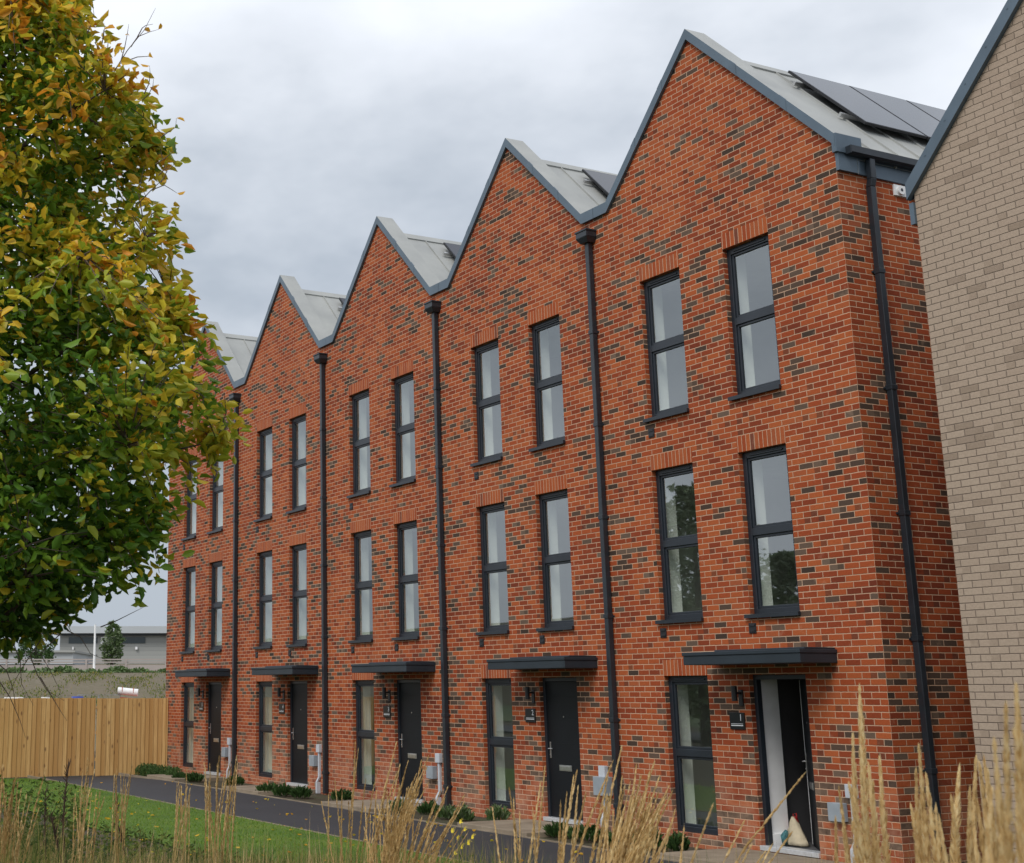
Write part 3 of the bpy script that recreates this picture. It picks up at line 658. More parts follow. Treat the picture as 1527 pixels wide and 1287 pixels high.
for k in range(46):
    z0 = 2.0+4.8*(k/46)**1.05+random.uniform(-.05, .05); ph = k*2.4+random.uniform(-.3, .3); up_ = random.uniform(.25, .75)
    zt = z0+up_; rr = float(crown_r(min(max(zt, 2.2), 7.3), ph))*random.uniform(.75, .95)
    pts = []
    for j in range(6):
        s = j/5; pts.append(Vector((cos(ph+.15*sin(s*4+k))*rr*s, sin(ph+.15*sin(s*4+k))*rr*s, z0-tz*0+(zt-z0)*s**.8+.03*sin(s*7+k))))
    pts = [p-Vector((0, 0, tz)) for p in pts]
    lm.tube(pts, [.026*(1-k/70), .022, .017, .012, .008, .004], 6); limbs.append(pts)
LV, LD, LS, LT = [], [], [], []
tw = MB(); LP = np.array([p for l in limbs for p in l[1:]])
NC = 3500
for c in range(NC):
    z = random.uniform(2.18, 7.4)
    # more clusters where the crown is wide
    if random.random() > (np.interp(z, pz, pr)/1.74)**1.3: continue
    ph = random.uniform(0, 2*pi); R_ = float(crown_r(z, ph)); rad = R_*min(1.0, (random.random()**.36))*.98
    q = Vector((cos(ph)*rad, sin(ph)*rad, z-tz))
    i = int(np.argmin(((LP-np.array(q))**2).sum(1))); a = Vector(LP[i]); d = (q-a)
    if d.length > .9: a = q-d.normalized()*.9
    mid = (a+q)/2+Vector((random.uniform(-.05, .05), random.uniform(-.05, .05), random.uniform(.0, .08)))
    tw.tube([a, mid, q], [.005, .0035, .002], 4, cap=False)
    hue = .31+.52*(z-2.2)/5.0+random.gauss(0, .12)+.09*sin(ph*2+z*1.5)+(.05 if rad > .75*R_ else -.08)  # last term darkens inner clusters, crown shade put into the tint
    out = Vector((cos(ph), sin(ph), .25))
    for j in range(random.randint(11, 19)):
        s = random.uniform(.25, 1.05); b = a.lerp(mid, min(1, s*2)) if s < .5 else mid.lerp(q, min(1.1, (s-.5)*2))
        b = b+Vector((random.gauss(0, .045), random.gauss(0, .045), random.gauss(0, .045)))
        bz_ = b.z+tz; br = math.hypot(b.x, b.y)
        if br > np.interp(bz_, pz, pr)*1.10+.03: continue
        dv = out*random.uniform(.2, .9)+Vector((random.gauss(0, .55), random.gauss(0, .55), random.gauss(-.35, .4)))
        LV.append(b); LD.append(dv); LS.append(random.uniform(.065, .108)); h = hue+random.gauss(0, .10)
        if random.random() < .07: h += .25
        LT.append(min(1, max(0, h)))
# inner leaves, the crown's inner shade put into their darker tint
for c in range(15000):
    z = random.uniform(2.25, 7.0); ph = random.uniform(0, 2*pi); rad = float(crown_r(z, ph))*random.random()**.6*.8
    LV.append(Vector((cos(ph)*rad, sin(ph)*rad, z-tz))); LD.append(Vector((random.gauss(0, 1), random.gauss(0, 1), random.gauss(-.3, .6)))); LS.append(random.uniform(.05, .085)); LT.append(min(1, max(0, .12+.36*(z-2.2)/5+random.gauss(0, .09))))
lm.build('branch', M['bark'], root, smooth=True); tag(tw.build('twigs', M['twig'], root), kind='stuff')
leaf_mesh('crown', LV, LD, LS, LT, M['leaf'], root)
# bare shoots sticking out on the right side and hanging below
bs = MB(); bl, bd, bsz, bt_ = [], [], [], []
def shoot(pxs, w, r0=.004):
    pts = [at(a, b, w)-Vector((TX, TY, tz)) for a, b in pxs]; bs.tube(pts, [r0*(1-.75*i/(len(pts)-1)) for i in range(len(pts))], 5, cap=False); return pts
w = 8.7
for line in [[(168, 110), (190, 75), (215, 45), (232, 12)], [(195, 70), (205, 55), (222, 48), (236, 44)], [(178, 95), (205, 85), (222, 84), (228, 86)], [(180, 92), (186, 70), (190, 50), (192, 36)],
             [(205, 55), (212, 42), (217, 38), (228, 36)], [(215, 140), (222, 125), (224, 110), (223, 98)], [(212, 150), (222, 140), (228, 128), (229, 118)], [(130, 50), (136, 35), (140, 20), (138, 8)], [(150, 70), (154, 56), (156, 44), (155, 34)],
             [(240, 205), (252, 196), (262, 190), (263, 176)], [(232, 245), (246, 236), (258, 226), (262, 212)], [(236, 262), (246, 252), (256, 250), (262, 240)], [(205, 305), (224, 285), (240, 270), (250, 255)], [(225, 284), (245, 276), (258, 284), (264, 288)], [(240, 272), (246, 262), (249, 254), (247, 244)]]:
    p = shoot(line, w)
    if random.random() < .6:
        bl.append(p[-1] if random.random() < .5 else p[2]); bd.append(Vector((random.gauss(0, 1), random.gauss(0, 1), random.gauss(0, .4)))); bsz.append(.06); bt_.append(.9)
w = 8.3
for line in [[(60, 955), (40, 985), (25, 1010), (8, 1045)], [(45, 978), (55, 1005), (70, 1030), (96, 1045)], [(90, 945), (60, 975), (75, 1000), (92, 1035)], [(20, 960), (30, 985), (32, 1020), (50, 1052)], [(-10, 985), (10, 1000), (20, 1030), (24, 1058)],
             [(100, 940), (120, 950), (135, 975), (160, 985)], [(150, 935), (175, 925), (195, 915), (215, 905)], [(-5, 1010), (15, 1040), (30, 1075), (38, 1100)], [(60, 1010), (75, 1035), (90, 1060), (100, 1075)]]:
    shoot(line, w)
leaf_mesh('shoot_leaves', bl, bd, bsz, bt_, M['leaf'], root); tag(bs.build('bare_shoots', M['twig'], root), kind='stuff')

# ------------------------------------------------------------------ generic trees
def bush_tree(name, loc, h, r, label, cat, group=None, tl=(.15, .75), n=2600, ls=.3, trunk=True, z0=.15, spiky=False):
    root = empty(name, loc, label, cat, group)
    if trunk:
        q = MB(); q.tube([(0, 0, -.2), (0, 0, h*.4), (0, 0, h*.85)], [h*.03, h*.02, h*.006], 8); q.build('trunk', M['bark'], root)
    V_, D_, S_, T_ = [], [], [], []
    for c in range(int(n/20)):
        zz = random.uniform(z0, 1)*h; k = (zz/h-z0)/(1-z0); env = r*(max(0.02, math.sin(pi*min(1, k*.9+.12)))**.6)
        ph = random.uniform(0, 2*pi); rad = env*random.random()**.4; base = random.gauss((tl[0]+tl[1])/2, .12)
        for j in range(20):
            V_.append((cos(ph)*rad+random.gauss(0, r*.09), sin(ph)*rad+random.gauss(0, r*.09), min(h, zz+random.gauss(0, r*.1)))); D_.append((random.gauss(cos(ph), 1), random.gauss(sin(ph), 1), random.gauss(.3, .6)))
            S_.append(ls*random.uniform(.6, 1.2)); T_.append(min(1, max(0, base+random.gauss(0, .12))))
    leaf_mesh('crown', V_, D_, S_, T_, M['green'], root, aspect=.7)
    return root
w = 82; bush_tree('columnar_tree', W(px_s(172, w), w, 3.0), px_z(931, w)-3.0, .62, 'narrow upright green tree in front of the grey industrial building', 'tree', tl=(.7, 1.), n=3200, ls=.14)
w = 80; bush_tree('dark_bush', W(px_s(60, w), w, 3.0), px_z(950, w)-3.0, 1.0, 'rounded dark green bush under the hanging autumn twigs, left of the white pole', 'bush', tl=(.25, .6), n=1500, ls=.16)
# hedge along the bank crest
V_, D_, S_, T_ = [], [], [], []
for c in range(9000):
    s = random.uniform(-24, 4); q = W(s, 71+random.uniform(-.9, .9), 2.45+random.uniform(0, .42+.08*sin(s*2.1)+.07*sin(s*5))); V_.append(q); D_.append((random.gauss(0, 1), random.gauss(0, 1), .6)); S_.append(random.uniform(.12, .25)); T_.append(min(1, max(0, random.gauss(.72, .15))))
HED = (V_, D_, S_, T_)
tag(leaf_mesh('bank_hedge', V_, D_, S_, T_, M['green'], None, aspect=.7), 'long low green hedge along the top of the earth bank', 'hedge')

V_, D_, S_, T_ = [], [], [], []
for c in range(22000):
    s = random.uniform(-26, 4); w_ = random.uniform(55, 70); g = float(np.interp(w_, [p_[0] for p_ in prof], [p_[1] for p_ in prof]))
    if sin(s*.9+w_*.7)+sin(s*2.3-w_*.4)+random.gauss(0, .8) < .2: continue
    V_.append(W(s, w_, g)); D_.append((random.gauss(0, .5), random.gauss(0, .5), 1)); S_.append(random.uniform(.05, .13)); T_.append(min(1, max(0, random.gauss(.42, .12))))
tag(leaf_mesh('bank_weeds', V_, D_, S_, T_, M['weed'], None, aspect=.5), 'rough weeds growing in patches over the earth bank', 'weeds', kind='stuff')
# ------------------------------------------------------------------ site materials seen over the fence
M['blue'] = simple('blue_tarpaulin', (.03, .06, .30), .5, 0, .2, 3, .3, 6)
M['bag'] = simple('white_woven_sack', (.62, .61, .58), .8, 0, .08, 5, .3, 30)
M['orange'] = simple('red_orange_board', (.40, .10, .05), .7, 0, .1, 5)
w = 46
def pile(name, px0, px1, pyt, w, mat, label, cat, n=9):
    x0, x1 = px_s(px0, w), px_s(px1, w); zt = px_z(pyt, w); g = gh(-30, 0); c = W((x0+x1)/2, w, g)
    root = empty(name, c, label, cat); root.rotation_euler.z = YAW; hw = (x1-x0)/2; H = zt-g
    mb = MB(); rings = []
    for i in range(9):
        k = i/8; f = (1-max(0, k-.75)*2.2)*(1+.05*sin(k*pi)); rings.append([(cos(2*pi*j/20)*hw*f*(1+.04*sin(j*2.3+i)), sin(2*pi*j/20)*.6*f, H*k*(1+.015*sin(j*3.1))) for j in range(20)])
    vs = [p for r_ in rings for p in r_]; fs = [(i*20+j, i*20+(j+1) % 20, (i+1)*20+(j+1) % 20, (i+1)*20+j) for i in range(8) for j in range(20)]+[tuple(160+j for j in range(20))]
    mb.add(vs, fs); mb.build('cover', mat, root, smooth=True); return root, hw, H
pile('bulk_bag', 2, 60, 1039, w, M['bag'], 'wide white builders bag just showing over the fence top at far left', 'bag')
pile('bulk_bag', 64, 90, 1039, w, M['bag'], 'smaller cream white bag beside the wide one, over the fence top', 'bag')
pile('covered_pallet', 106, 141, 1038, w, M['blue'], 'blue tarpaulin covered pile peeping over the fence', 'pallet')
root = empty('metal_frame', W(px_s(155, w), w, -.19), 'thin grey metal site frame standing behind the fence', 'frame'); root.rotation_euler.z = YAW
q = MB(); a, b, zt = px_s(124, w)-px_s(155, w), px_s(185, w)-px_s(155, w), px_z(1035.5, w)+.19
q.tube([(a, 0, 0), (a, 0, zt), (b, 0, zt), (b, 0, 0)], .016, 6); q.tube([((a+b)/2, 0, 0), ((a+b)/2, 0, zt)], .014, 6); q.build('tube_frame', M['grey_pl'], root)
root = empty('insulation_roll', W(px_s(197, w), w, px_z(1031.5, w)), 'white wrapped roll lying on a board above the fence near the house', 'roll'); root.rotation_euler.z = YAW
q = MB(); q.tube([(-.34, 0, .045), (.31, 0, -.02)], .115, 20); ro = q.build('wrap', M['white'], root, smooth=False)
for xx in (-.20, .16): q = MB(); q.tube([(xx, 0, .03-xx*.1), (xx+.02, 0, .03-xx*.1)], .119, 20); q.build('strap', M['orange'], root)
root = empty('timber_stack', W(px_s(205, w), w, -.19), 'stack of reddish boards under the white roll behind the fence', 'stack'); root.rotation_euler.z = YAW
H = px_z(1038.5, w)+.19
q = MB(); q.obox((-.42, -.3, H-.03), (.95, 0, -.09), (0, .6, 0), (0, 0, .03)); q.build('board', M['orange'], root)
q = MB(); q.box(-.1, .12, -.25, .25, 0, H-.06); q.build('trestle', M['stem'], root)

# ------------------------------------------------------------------ trees across the road (mirrored in the glass)
def mir(px, py, dist):
    q = at(px, py, 1)-CAM; k = dist/math.hypot(q.x, q.y); p = CAM+q*k; return Vector((p.x, -p.y, p.z))
for px, py, d_, r_, lb in ((1022, 728, 45, 2.2, 'tall tree across the road mirrored in the middle left window of the corner house'), (1165, 830, 42, 1.5, 'small tree across the road mirrored in the middle right window of the corner house'),
                           (990, 800, 50, 3.0, 'wide leafy tree across the road, farther off than the tall one')):
    p = mir(px, py, d_); g = gh(p.x, p.y); bush_tree('roadside_tree', (p.x, p.y, g), p.z-g, r_, lb, 'tree', 'trees across the road mirrored in the windows', tl=(.9, 1.), n=6500, ls=.20, z0=.12)
rd = MB(); rd.box(-60, 40, -24, -18.5, gh(0, -20)-.1, gh(0, -20)+.02); tag(rd.build('road', M['tarmac']), kind='structure')

# ------------------------------------------------------------------ low shrubs at the foot of the wall
def shrub(name, loc, r, h, label, kindn, n=350):
    root = None; V_, D_, S_, T_ = [], [], [], []
    tl = {'lavender': (.55, 1.), 'green': (.1, .55), 'box': (.3, .75)}[kindn]
    for c in range(n):
        ph = random.uniform(0, 2*pi); rad = r*random.random()**.5; zz = h*random.random()**.7*(1-.55*(rad/r)**2)
        V_.append((cos(ph)*rad*.8, sin(ph)*rad*.8, zz*.75)); D_.append((cos(ph)*rad/r+random.gauss(0, .3), sin(ph)*rad/r+random.gauss(0, .3), .9+random.random())); S_.append(random.uniform(.06, .13) if kindn != 'box' else random.uniform(.03, .05)); T_.append(random.uniform(*tl))
    o = leaf_mesh(name, V_, D_, S_, T_, M['green'], None, aspect=.22 if kindn != 'box' else .6); o.location = loc
    return tag(o, label, 'shrub', 'low shrubs planted at the foot of the brick wall')
SH = [(-3.95, -.75, 'green', .26, .30, 'grassy green shrub left under the tall ground window of the corner house'),
      (-3.45, -.70, 'green', .30, .34, 'grassy green shrub right under the tall ground window of the corner house'),
      (-3.0, -.6, 'green', .24, .30, 'green shrub at the left edge of the open doorway paving'),
      (-4.55, -.85, 'green', .28, .30, 'green shrub at the foot of the nearest front downpipe'),
      (-5.1, -.9, 'green', .26, .26, 'green shrub right of the second house paving'),
      (-8.25, -.75, 'lavender', .24, .26, 'silvery shrub left under the tall ground window of the second house'),
      (-7.85, -.70, 'lavender', .26, .30, 'silvery shrub in the middle under the tall ground window of the second house'),
      (-7.4, -.35, 'lavender', .22, .34, 'silvery shrub close to the wall by the second house window corner'),
      (-9.65, -.8, 'lavender', .24, .26, 'silvery shrub right of the third house paving'),
      (-9.2, -.5, 'green', .22, .26, 'dark shrub beside the grey cable duct of the third house'),
      (-12.3, -.5, 'green', .26, .30, 'dark green shrub under the tall ground window of the third house'),
      (-13.2, -.9, 'green', .28, .30, 'dark green shrub left of the third house window near the downpipe'),
      (-13.8, -1.0, 'green', .28, .30, 'bushy green shrub between the third and fourth doors'),
      (-14.5, -1.0, 'green', .30, .32, 'bushy green shrub right of the fourth house paving'),
      (-17.0, -.6, 'green', .26, .28, 'green shrub under the tall ground window of the fourth house'),
      (-18.6, -.9, 'green', .28, .28, 'green shrub right of the farthest house paving'),
      (-19.2, -1.0, 'green', .24, .24, 'small green shrub in front of the farthest door step')]
for x, y, kn, r_, h_, lb in SH: shrub('low_shrub', (x, y, -.13), r_*random.uniform(.62, .9), h_*random.uniform(.7, .95), lb, kn, 230)
for k in range(6):
    x = -22.3+.42*k; shrub('box_shrub', (x, -.75-.0*k, -.19), .27, .42, ['first', 'second', 'third', 'fourth', 'fifth', 'sixth'][k]+' clipped round shrub from the fence in the row beside the farthest house', 'box', 650)

V_, D_, S_, T_ = [], [], [], []
for c in range(420):
    x, y = random.gauss(-3, 7), random.uniform(-7.2, -1.4)
    if not -22 < x < 6: continue
    V_.append((x, y, (gh(x, y) if y < -3.6 else -.118)+.03)); D_.append((random.gauss(0, 1), random.gauss(0, 1), random.gauss(0, .12))); S_.append(random.uniform(.05, .08)); T_.append(random.uniform(.6, 1))
tag(leaf_mesh('fallen_leaves', V_, D_, S_, T_, M['leaf'], None), 'few yellow fallen leaves scattered on lawn and path', 'leaves', kind='stuff')
# ------------------------------------------------------------------ bag in the doorway
M['canvas'] = simple('cream_canvas', (.52, .45, .32), .85, 0, .1, 12, .4, 40); M['red'] = simple('red_fabric', (.30, .012, .012), .7, 0, .2, 12); M['teal'] = simple('printed_teal_cloth', (.05, .16, .18), .8, 0, .5, 60)
root = empty('canvas_bag', (-1.95, .42, .012), 'slumped cream canvas bag on the floor of the open doorway', 'bag')
mb = MB(); rings = []
for i in range(9):
    k = i/8; hw = .15*(1-k)**.75+.015; hd_ = .10*(1-k*.8); rings.append([(cos(2*pi*j/16)*hw*(1+.12*sin(j*2.7+i*.8))-.06*k, sin(2*pi*j/16)*hd_*(1+.12*sin(j*1.9+i)), .33*k+.012*sin(j*2.1+i*2)*(k > 0)) for j in range(16)])
vs = [p for r_ in rings for p in r_]; fs = [(i*16+j, i*16+(j+1) % 16, (i+1)*16+(j+1) % 16, (i+1)*16+j) for i in range(8) for j in range(16)]+[tuple(128+j for j in range(16)), tuple(range(16))[::-1]]
mb.add(vs, fs); mb.build('bag_body', M['canvas'], root, smooth=True)
mb = MB(); mb.tube([(-.13, -.09, .0), (-.13, -.1, .10), (-.10, -.08, .17)], [.035, .045, .02], 10); mb.build('printed_flap', M['teal'], root, smooth=True)
root = empty('red_bag', (-2.045, .50, .012), 'red bag standing behind the cream canvas bag just inside the open door', 'bag')
mb = MB(); mb.tube([(0, 0, 0), (.0, 0, .10), (.0, 0, .2), (-.01, 0, .30), (.0, 0, .33)], [.045, .055, .05, .04, .02], 12); mb.build('bag_body', M['red'], root, smooth=True)
mb = MB(); mb.tube([(-.03, 0, .29), (-.03, 0, .36), (.02, 0, .37), (.03, 0, .30)], .008, 6); mb.build('bag_handle', M['red'], root, smooth=True)

# ------------------------------------------------------------------ reed grass
def reed(mb, base, top, head, hw, dens, tint, bend=.25, r=.0016, sp=.02):
    """one culm from base to top with a feathery head over the last part"""
    base, top = Vector(base), Vector(top); d = top-base; side = Vector((d.x, d.y, 0)); L_ = d.length
    pts = []
    for j in range(8):
        s = j/7; p = base+Vector((0, 0, d.z))*(1-(1-s)**1.0)*1.0+side*(s**(1+2*bend)); pts.append(p)
    mb.tube(pts, [r*(1.2-.8*j/7) for j in range(8)], 3, 0, tint-.1, cap=False)
    def along(s):
        k = min(6.999, max(0, s*7)); i = int(k); return pts[i].lerp(pts[i+1], k-i)
    s0 = 1-head/L_; n = int(dens*head)
    for q in range(n):
        s = s0+(1-s0)*random.random(); t_ = (s-s0)/(1-s0); env = hw*(math.sin(pi*min(1, .12+t_*.9))**.7) if t_ < .95 else hw*.15
        p = along(s); ax = (along(min(1, s+.02))-along(s-.02)).normalized(); rd_ = Vector((random.gauss(0, 1), random.gauss(0, 1), random.gauss(0, 1))); rd_ = (rd_-ax*rd_.dot(ax)).normalized()
        ln = sp*random.uniform(.6, 1.3); o = p+rd_*env*random.uniform(.0, .55); e = o+ax*ln+rd_*env*.45; wv = ax.cross(rd_)*ln*.13; tv = min(1, max(0, tint+random.gauss(0, .14)))
        mb.add([o, o.lerp(e, .45)+wv, e, o.lerp(e, .45)-wv], [(0, 1, 2, 3)], 0, tv)
def tops_clump(name, label, tops, w, basepx, hw=.010, head=.32, dens=420, tint=.7, wj=.25, bend=.25, sp=.022, leaves=30, group='dry feathery grass clumps in front of the camera'):
    bp = at(basepx, 1100, w); g = gh(bp.x, bp.y); b0 = Vector((bp.x, bp.y, g)); mb = MB()
    for tpx, tpy in tops:
        ww = w+random.uniform(-wj, wj); tp = at(tpx, tpy, ww); bb = b0+Vector((random.gauss(0, .05), random.gauss(0, .05), 0))
        reed(mb, bb-b0, tp-b0, head*random.uniform(.8, 1.15), hw*random.uniform(.8, 1.2), dens, tint+random.gauss(0, .06), bend, r=.0011+.00018*w, sp=sp)
    for k in range(leaves):      # basal leaves
        a = random.uniform(0, 2*pi); h = random.uniform(.35, .8); ln = random.uniform(.1, .4); wv = Vector((-sin(a), cos(a), 0))*.004
        p0, p1, p2 = Vector((cos(a)*.04, sin(a)*.04, 0)), Vector((cos(a)*ln*.4, sin(a)*ln*.4, h*.7)), Vector((cos(a)*ln, sin(a)*ln, h*random.uniform(.7, 1)))
        tv = random.uniform(.2, .8); mb.add([p0-wv, p0+wv, p1+wv, p1-wv], [(0, 1, 2, 3)], 0, tv); mb.add([p1-wv, p1+wv, p2], [(0, 1, 2)], 0, tv)
    o = mb.build(name, M['straw'], None, tint=True, loc=b0); return tag(o, label, 'grass clump', group)
# near right-hand plumes
tops_clump('feather_grass', 'tall pale plume clump in front of the corner house meter box', [(1282, 1035), (1272, 1108), (1312, 1138), (1296, 1150), (1285, 1165), (1268, 1180), (1302, 1176), (1290, 1195), (1275, 1200)], 3.1, 1285, .012, .40, 1100, .78, .2, .15)
tops_clump('feather_grass', 'pale plumes in front of the side wall downpipe', [(1371, 1122), (1382, 1164), (1366, 1160), (1374, 1190), (1360, 1210)], 3.2, 1365, .012, .38, 1100, .78, .2, .15)
tops_clump('feather_grass', 'plumes leaning right in the dark gap between the two buildings', [(1430, 1152), (1455, 1142), (1396, 1215), (1402, 1228), (1446, 1185), (1420, 1200)], 3.0, 1395, .012, .38, 1100, .78, .2, .5)
tops_clump('feather_grass', 'very large blurred golden plumes nearest the camera before the buff wall', [(1516, 1036), (1500, 1066), (1484, 1120), (1488, 1160), (1478, 1190), (1470, 1225)], 1.75, 1425, .011, .38, 1700, .74, .12, .3, .016)
tops_clump('feather_grass', 'pale plumes cut by the right edge of the photo', [(1518, 1056), (1524, 1120), (1540, 1060), (1516, 1180)], 1.9, 1505, .0085, .38, 1700, .80, .12, .2, .016)
tops_clump('feather_grass', 'plumes at the foot of the beige wall corner', [(1468, 1138), (1462, 1150), (1474, 1160), (1458, 1200), (1452, 1230)], 2.8, 1450, .011, .36, 1000, .64, .2, .2)
tops_clump('feather_grass', 'thin plumes in front of the open door step', [(1252, 1182), (1258, 1245), (1246, 1225), (1262, 1262)], 3.4, 1246, .008, .34, 700, .6, .2, .2)
tops_clump('feather_grass', 'low arching straw stems below the open doorway', [(1196, 1158), (1176, 1248), (1150, 1262), (1108, 1228), (1118, 1265), (1140, 1272), (1060, 1208), (1020, 1235)], 4.2, 960, .007, .5, 420, .62, .3, 1.1)
tops_clump('feather_grass', 'dense golden sheaf leaning right beside the nearest front downpipe', [(974, 1143)]+[(random.uniform(925, 985), random.uniform(1140, 1215)) for _ in range(28)], 5.0, 870, .010, .55, 520, .62, .35, .7)
tops_clump('feather_grass', 'sparse golden stems in front of the second house meter box', [(926, 1118), (912, 1140), (860, 1152), (855, 1162), (845, 1185), (862, 1175), (872, 1190), (836, 1200), (905, 1165)], 5.2, 815, .009, .5, 480, .62, .35, .5)
tops_clump('feather_grass', 'dense arching straw sheaf before the third of the downpipes', [(random.uniform(900, 1010), random.uniform(1170, 1240)) for _ in range(28)], 4.6, 860, .008, .5, 480, .6, .3, .9)
tops_clump('feather_grass', 'upright stems before the second house door', [(812, 1150), (806, 1170), (760, 1180), (766, 1195), (735, 1210), (795, 1210), (775, 1215)], 5.6, 765, .008, .42, 420, .55, .4, .2)
tops_clump('feather_grass', 'fan of straw stems in front of the third house door', [(590, 1112)]+[(random.uniform(585, 640), random.uniform(1130, 1200)) for _ in range(24)], 6.5, 545, .009, .55, 380, .5, .4, .7)
tops_clump('feather_grass', 'tall loose stems before the middle downpipe', [(530, 1105), (534, 1120), (562, 1150), (500, 1170), (510, 1185), (490, 1190), (545, 1165), (520, 1200), (480, 1200), (575, 1180)], 6.8, 520, .007, .45, 300, .5, .4, .3)
tops_clump('feather_grass', 'broad straw fan on the path edge before the third house', [(random.uniform(540, 700), random.uniform(1175, 1250)) for _ in range(48)], 6.2, 570, .007, .5, 300, .45, .5, .8)
tops_clump('feather_grass', 'pinkish straw tuft in front of the fourth house window', [(random.uniform(300, 360), random.uniform(1130, 1190)) for _ in range(24)], 7.4, 325, .0055, .38, 260, .55, .6, .4)
tops_clump('feather_grass', 'tan upright tuft in front of the farthest house hedge', [(random.uniform(262, 285), random.uniform(1150, 1190)) for _ in range(14)], 7.8, 262, .005, .36, 260, .58, .6, .25)
tops_clump('feather_grass', 'thin tan tuft on the lawn left of the farthest house', [(random.uniform(168, 205), random.uniform(1140, 1200)) for _ in range(14)], 7.6, 178, .005, .36, 260, .55, .6, .25)
tops_clump('feather_grass', 'scattered thin stems in front of the timber fence', [(random.uniform(110, 160), random.uniform(1125, 1200)) for _ in range(14)], 7.0, 128, .005, .34, 240, .55, .6, .25)
tops_clump('feather_grass', 'brown dry tuft at the left edge of the lawn', [(random.gauss(0, 30), random.uniform(1145, 1240)) for _ in range(75)], 6.4, 2, .006, .35, 240, .38, .5, .6)
# rough grass mass between camera and lawn
def rough_s():
    while True:
        px = random.uniform(-120, 1650); w_ = random.uniform(4.5, 11.5) if random.random() < .6 else random.uniform(9, 20)
        p = C0+dirv*w_+lat*((px-PPX)/FPX*w_)
        if p.y > -6.75: continue
        top_ = 1188+random.random()**.7*110 if px < 110 else 1232+random.random()**.8*76 if px < 420 else 1236+random.random()*75 if px < 760 else 1262+random.random()*60
        lim = CAM.z+(1028-top_)*w_/FPX-gh(p.x, p.y)
        if .08 < lim < 1.15: return p.x, p.y, lim
def rough_t(x, y):
    n_ = .5+.35*sin(x*1.3+y*.7)+.25*sin(x*.6-y*1.9+1); return min(1, max(0, n_+random.gauss(0, .28)))
blades('rough_grass', 85000, rough_s, .7, 1.12, .0042, M['weed'], .45, rough_t, label='rough green and straw coloured grass along the bottom of the photo', cat='grass', kind='stuff')
# leafy ground cover among it
V_, D_, S_, T_ = [], [], [], []
for c in range(16000):
    px = random.uniform(-100, 760); w_ = random.uniform(6, 19); p = C0+dirv*w_+lat*((px-PPX)/FPX*w_)
    if p.y > -6.9: continue
    V_.append((p.x, p.y, gh(p.x, p.y)+random.uniform(0, .32)*(2.2 if px < 140 else .7))); D_.append((random.gauss(0, 1), random.gauss(0, 1), .5)); S_.append(random.uniform(.04, .09)); T_.append(random.uniform(.05, .45))
tag(leaf_mesh('ground_cover', V_, D_, S_, T_, M['weed'], None, aspect=.4), 'low leafy green weeds between the dry grasses', 'ground cover', kind='stuff')
# dark dock stalks
def stalk(name, line, w_, r0, label):
    tp = [at(a, b, w_) for a, b in line]; bp = tp[0]; g = gh(bp.x, bp.y); b0 = Vector((bp.x, bp.y, g)); pts = [Vector((0, 0, 0))]+[p-b0 for p in tp]
    mb = MB(); mb.tube(pts, [r0]+[r0*(1-.7*i/len(tp)) for i in range(len(tp))], 6)
    for k in range(46):
        s = random.uniform(.45, 1)*(len(pts)-1.001); i = int(s); p = pts[i].lerp(pts[i+1], s-i); mb.tube([p, p+Vector((random.gauss(0, .012), random.gauss(0, .012), .012+random.random()*.03))], [.003, .0012], 4)
    o = mb.build(name, M['stem'], None, loc=b0); return tag(o, label, 'dead plant', 'dark dead flower stalks in the foreground')
stalk('dock_stalk', [(98, 1287), (94, 1240), (96, 1195), (100, 1160), (102, 1143)], 7.2, .006, 'dark brown dead stalk standing tallest before the timber fence')
stalk('dock_stalk', [(92, 1287), (82, 1245), (76, 1215)], 7.1, .006, 'short dark dead stalk crossing the tallest one')
stalk('dock_stalk', [(68, 1287), (67, 1230), (68, 1180)], 7.5, .003, 'thin dark stalk left of the tallest dead one')
stalk('dock_stalk', [(190, 1287), (176, 1230), (173, 1195)], 7.4, .004, 'thin dead seed stalk on the lawn edge')
# yellow flowering plant
tpx = [(688, 1225), (694, 1236), (676, 1238), (700, 1256), (690, 1262), (680, 1272), (706, 1248), (684, 1250)]
bp = at(690, 1250, 8.2); b0 = Vector((bp.x, bp.y, gh(bp.x, bp.y))); root = empty('yellow_flower_plant', b0, 'small weed with yellow flowers in front of the path', 'plant')
st = MB(); V_, D_, S_, T_ = [], [], [], []
for a, b in tpx:
    fl = MB()
    p = at(a, b, 8.2)-b0; st.tube([(random.gauss(0, .02), random.gauss(0, .02), 0), p*.5+Vector((0, 0, .08)), p], [.003, .002, .0015], 4)
    for k in range(9):
        an = 2*pi*k/9; d = Vector((cos(an), sin(an)*.5, sin(an)*.8)); s_ = random.uniform(.014, .024); fl.add([p, p+d*s_+Vector((0, 0, .006)), p+Vector((cos(an+.5), sin(an+.5)*.5, sin(an+.5)*.8))*s_], [(0, 1, 2)])
    fl.build('flower', M['yellow'], root)
    for k in range(10): V_.append(p*random.uniform(.4, .95)); D_.append((random.gauss(0, 1), random.gauss(0, 1), .4)); S_.append(.04); T_.append(random.uniform(.3, .9))
st.build('stems', M['weed'], root, tint=True); leaf_mesh('leaves', V_, D_, S_, T_, M['green'], root, aspect=.3)

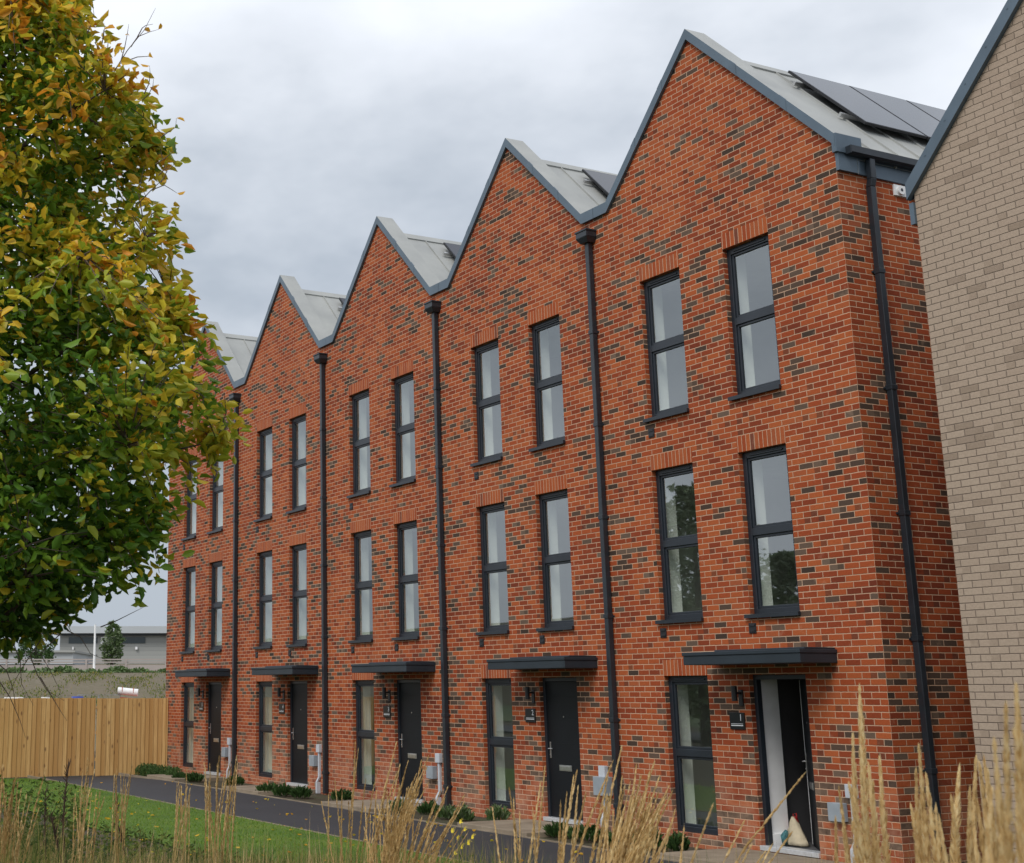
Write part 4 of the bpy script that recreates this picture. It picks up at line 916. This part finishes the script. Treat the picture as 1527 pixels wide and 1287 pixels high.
# ------------------------------------------------------------------ sky and light
EL, AZ = R(48), R(148)           # sun high, behind the camera's left shoulder, veiled by cloud
wd = bpy.data.worlds.new('World'); scn.world = wd; wd.use_nodes = True; nt = wd.node_tree; bg = nt.nodes['Background']
sky = nt.nodes.new('ShaderNodeTexSky'); sky.sky_type = 'NISHITA'; sky.sun_disc = False; sky.sun_elevation = EL; sky.sun_rotation = AZ; sky.dust_density = 3; sky.air_density = 1.2
tc = nt.nodes.new('ShaderNodeTexCoord'); mp = nt.nodes.new('ShaderNodeMapping'); mp.inputs['Scale'].default_value = (1, 1, 1.9); mp.inputs['Location'].default_value = (.35, .2, .1)
nt.links.new(tc.outputs['Generated'], mp.inputs['Vector'])
def wnoise(sc, det, ro):
    n_ = nt.nodes.new('ShaderNodeTexNoise'); n_.inputs['Scale'].default_value = sc; n_.inputs['Detail'].default_value = det; n_.inputs['Roughness'].default_value = ro; nt.links.new(mp.outputs[0], n_.inputs['Vector']); return n_.outputs[0]
n1 = wnoise(1.9, 6, .52)
cr = nt.nodes.new('ShaderNodeValToRGB'); nt.links.new(n1, cr.inputs[0]); e = cr.color_ramp.elements
e[0].position = .30; e[0].color = (4.7, 5.25, 6.0, 1); e[1].position = .68; e[1].color = (10.1, 10.5, 11.2, 1)
x_ = e.new(.5); x_.color = (8.0, 8.45, 9.15, 1)
def lobe(px, py, sharp):
    d = (at(px, py, 1)-CAM).normalized(); v = nt.nodes.new('ShaderNodeVectorMath'); v.operation = 'DOT_PRODUCT'; v.inputs[1].default_value = d
    nt.links.new(tc.outputs['Generated'], v.inputs[0]); m_ = nt.nodes.new('ShaderNodeMapRange'); m_.interpolation_type = 'SMOOTHSTEP'; m_.inputs[1].default_value = cos(R(sharp)); nt.links.new(v.outputs['Value'], m_.inputs[0]); return m_.outputs[0]
def nm(op, a, b):
    m_ = nt.nodes.new('ShaderNodeMath'); m_.operation = op
    for i, v in enumerate((a, b)):
        if isinstance(v, float): m_.inputs[i].default_value = v
        else: nt.links.new(v, m_.inputs[i])
    return m_.outputs[0]
n2 = wnoise(4.5, 5, .55)
fac = nm('SUBTRACT', nm('ADD', n1, nm('MULTIPLY', nm('SUBTRACT', n2, .5), .40)), nm('MULTIPLY', lobe(430, 400, 13.), .24))
fac = nm('SUBTRACT', fac, nm('MULTIPLY', lobe(150, 960, 15.), .24))
fac = nm('ADD', fac, nm('MULTIPLY', lobe(330, 10, 11.), .17))
nt.links.new(fac, cr.inputs[0])
mx = nt.nodes.new('ShaderNodeMix'); mx.data_type = 'RGBA'; mx.inputs[0].default_value = .9
nt.links.new(sky.outputs[0], mx.inputs[6]); nt.links.new(cr.outputs[0], mx.inputs[7]); nt.links.new(mx.outputs[2], bg.inputs['Color']); bg.inputs['Strength'].default_value = .1
sd = bpy.data.lights.new('sun', 'SUN'); sd.energy = 1.8; sd.angle = R(25); sd.color = (1, .95, .88); so = bpy.data.objects.new('sun', sd); COL.objects.link(so)
ddir = Vector((sin(AZ)*cos(EL), cos(AZ)*cos(EL), sin(EL)))     # towards the sun
so.rotation_euler = ddir.to_track_quat('Z', 'Y').to_euler(); so.location = (0, -20, 30)
vs_ = scn.view_settings; vs_.view_transform = 'Standard'; vs_.look = 'None'; vs_.exposure = 0.1; vs_.gamma = 1
scn.cycles.max_bounces = 8; scn.cycles.transparent_max_bounces = 16; scn.cycles.sample_clamp_indirect = 4
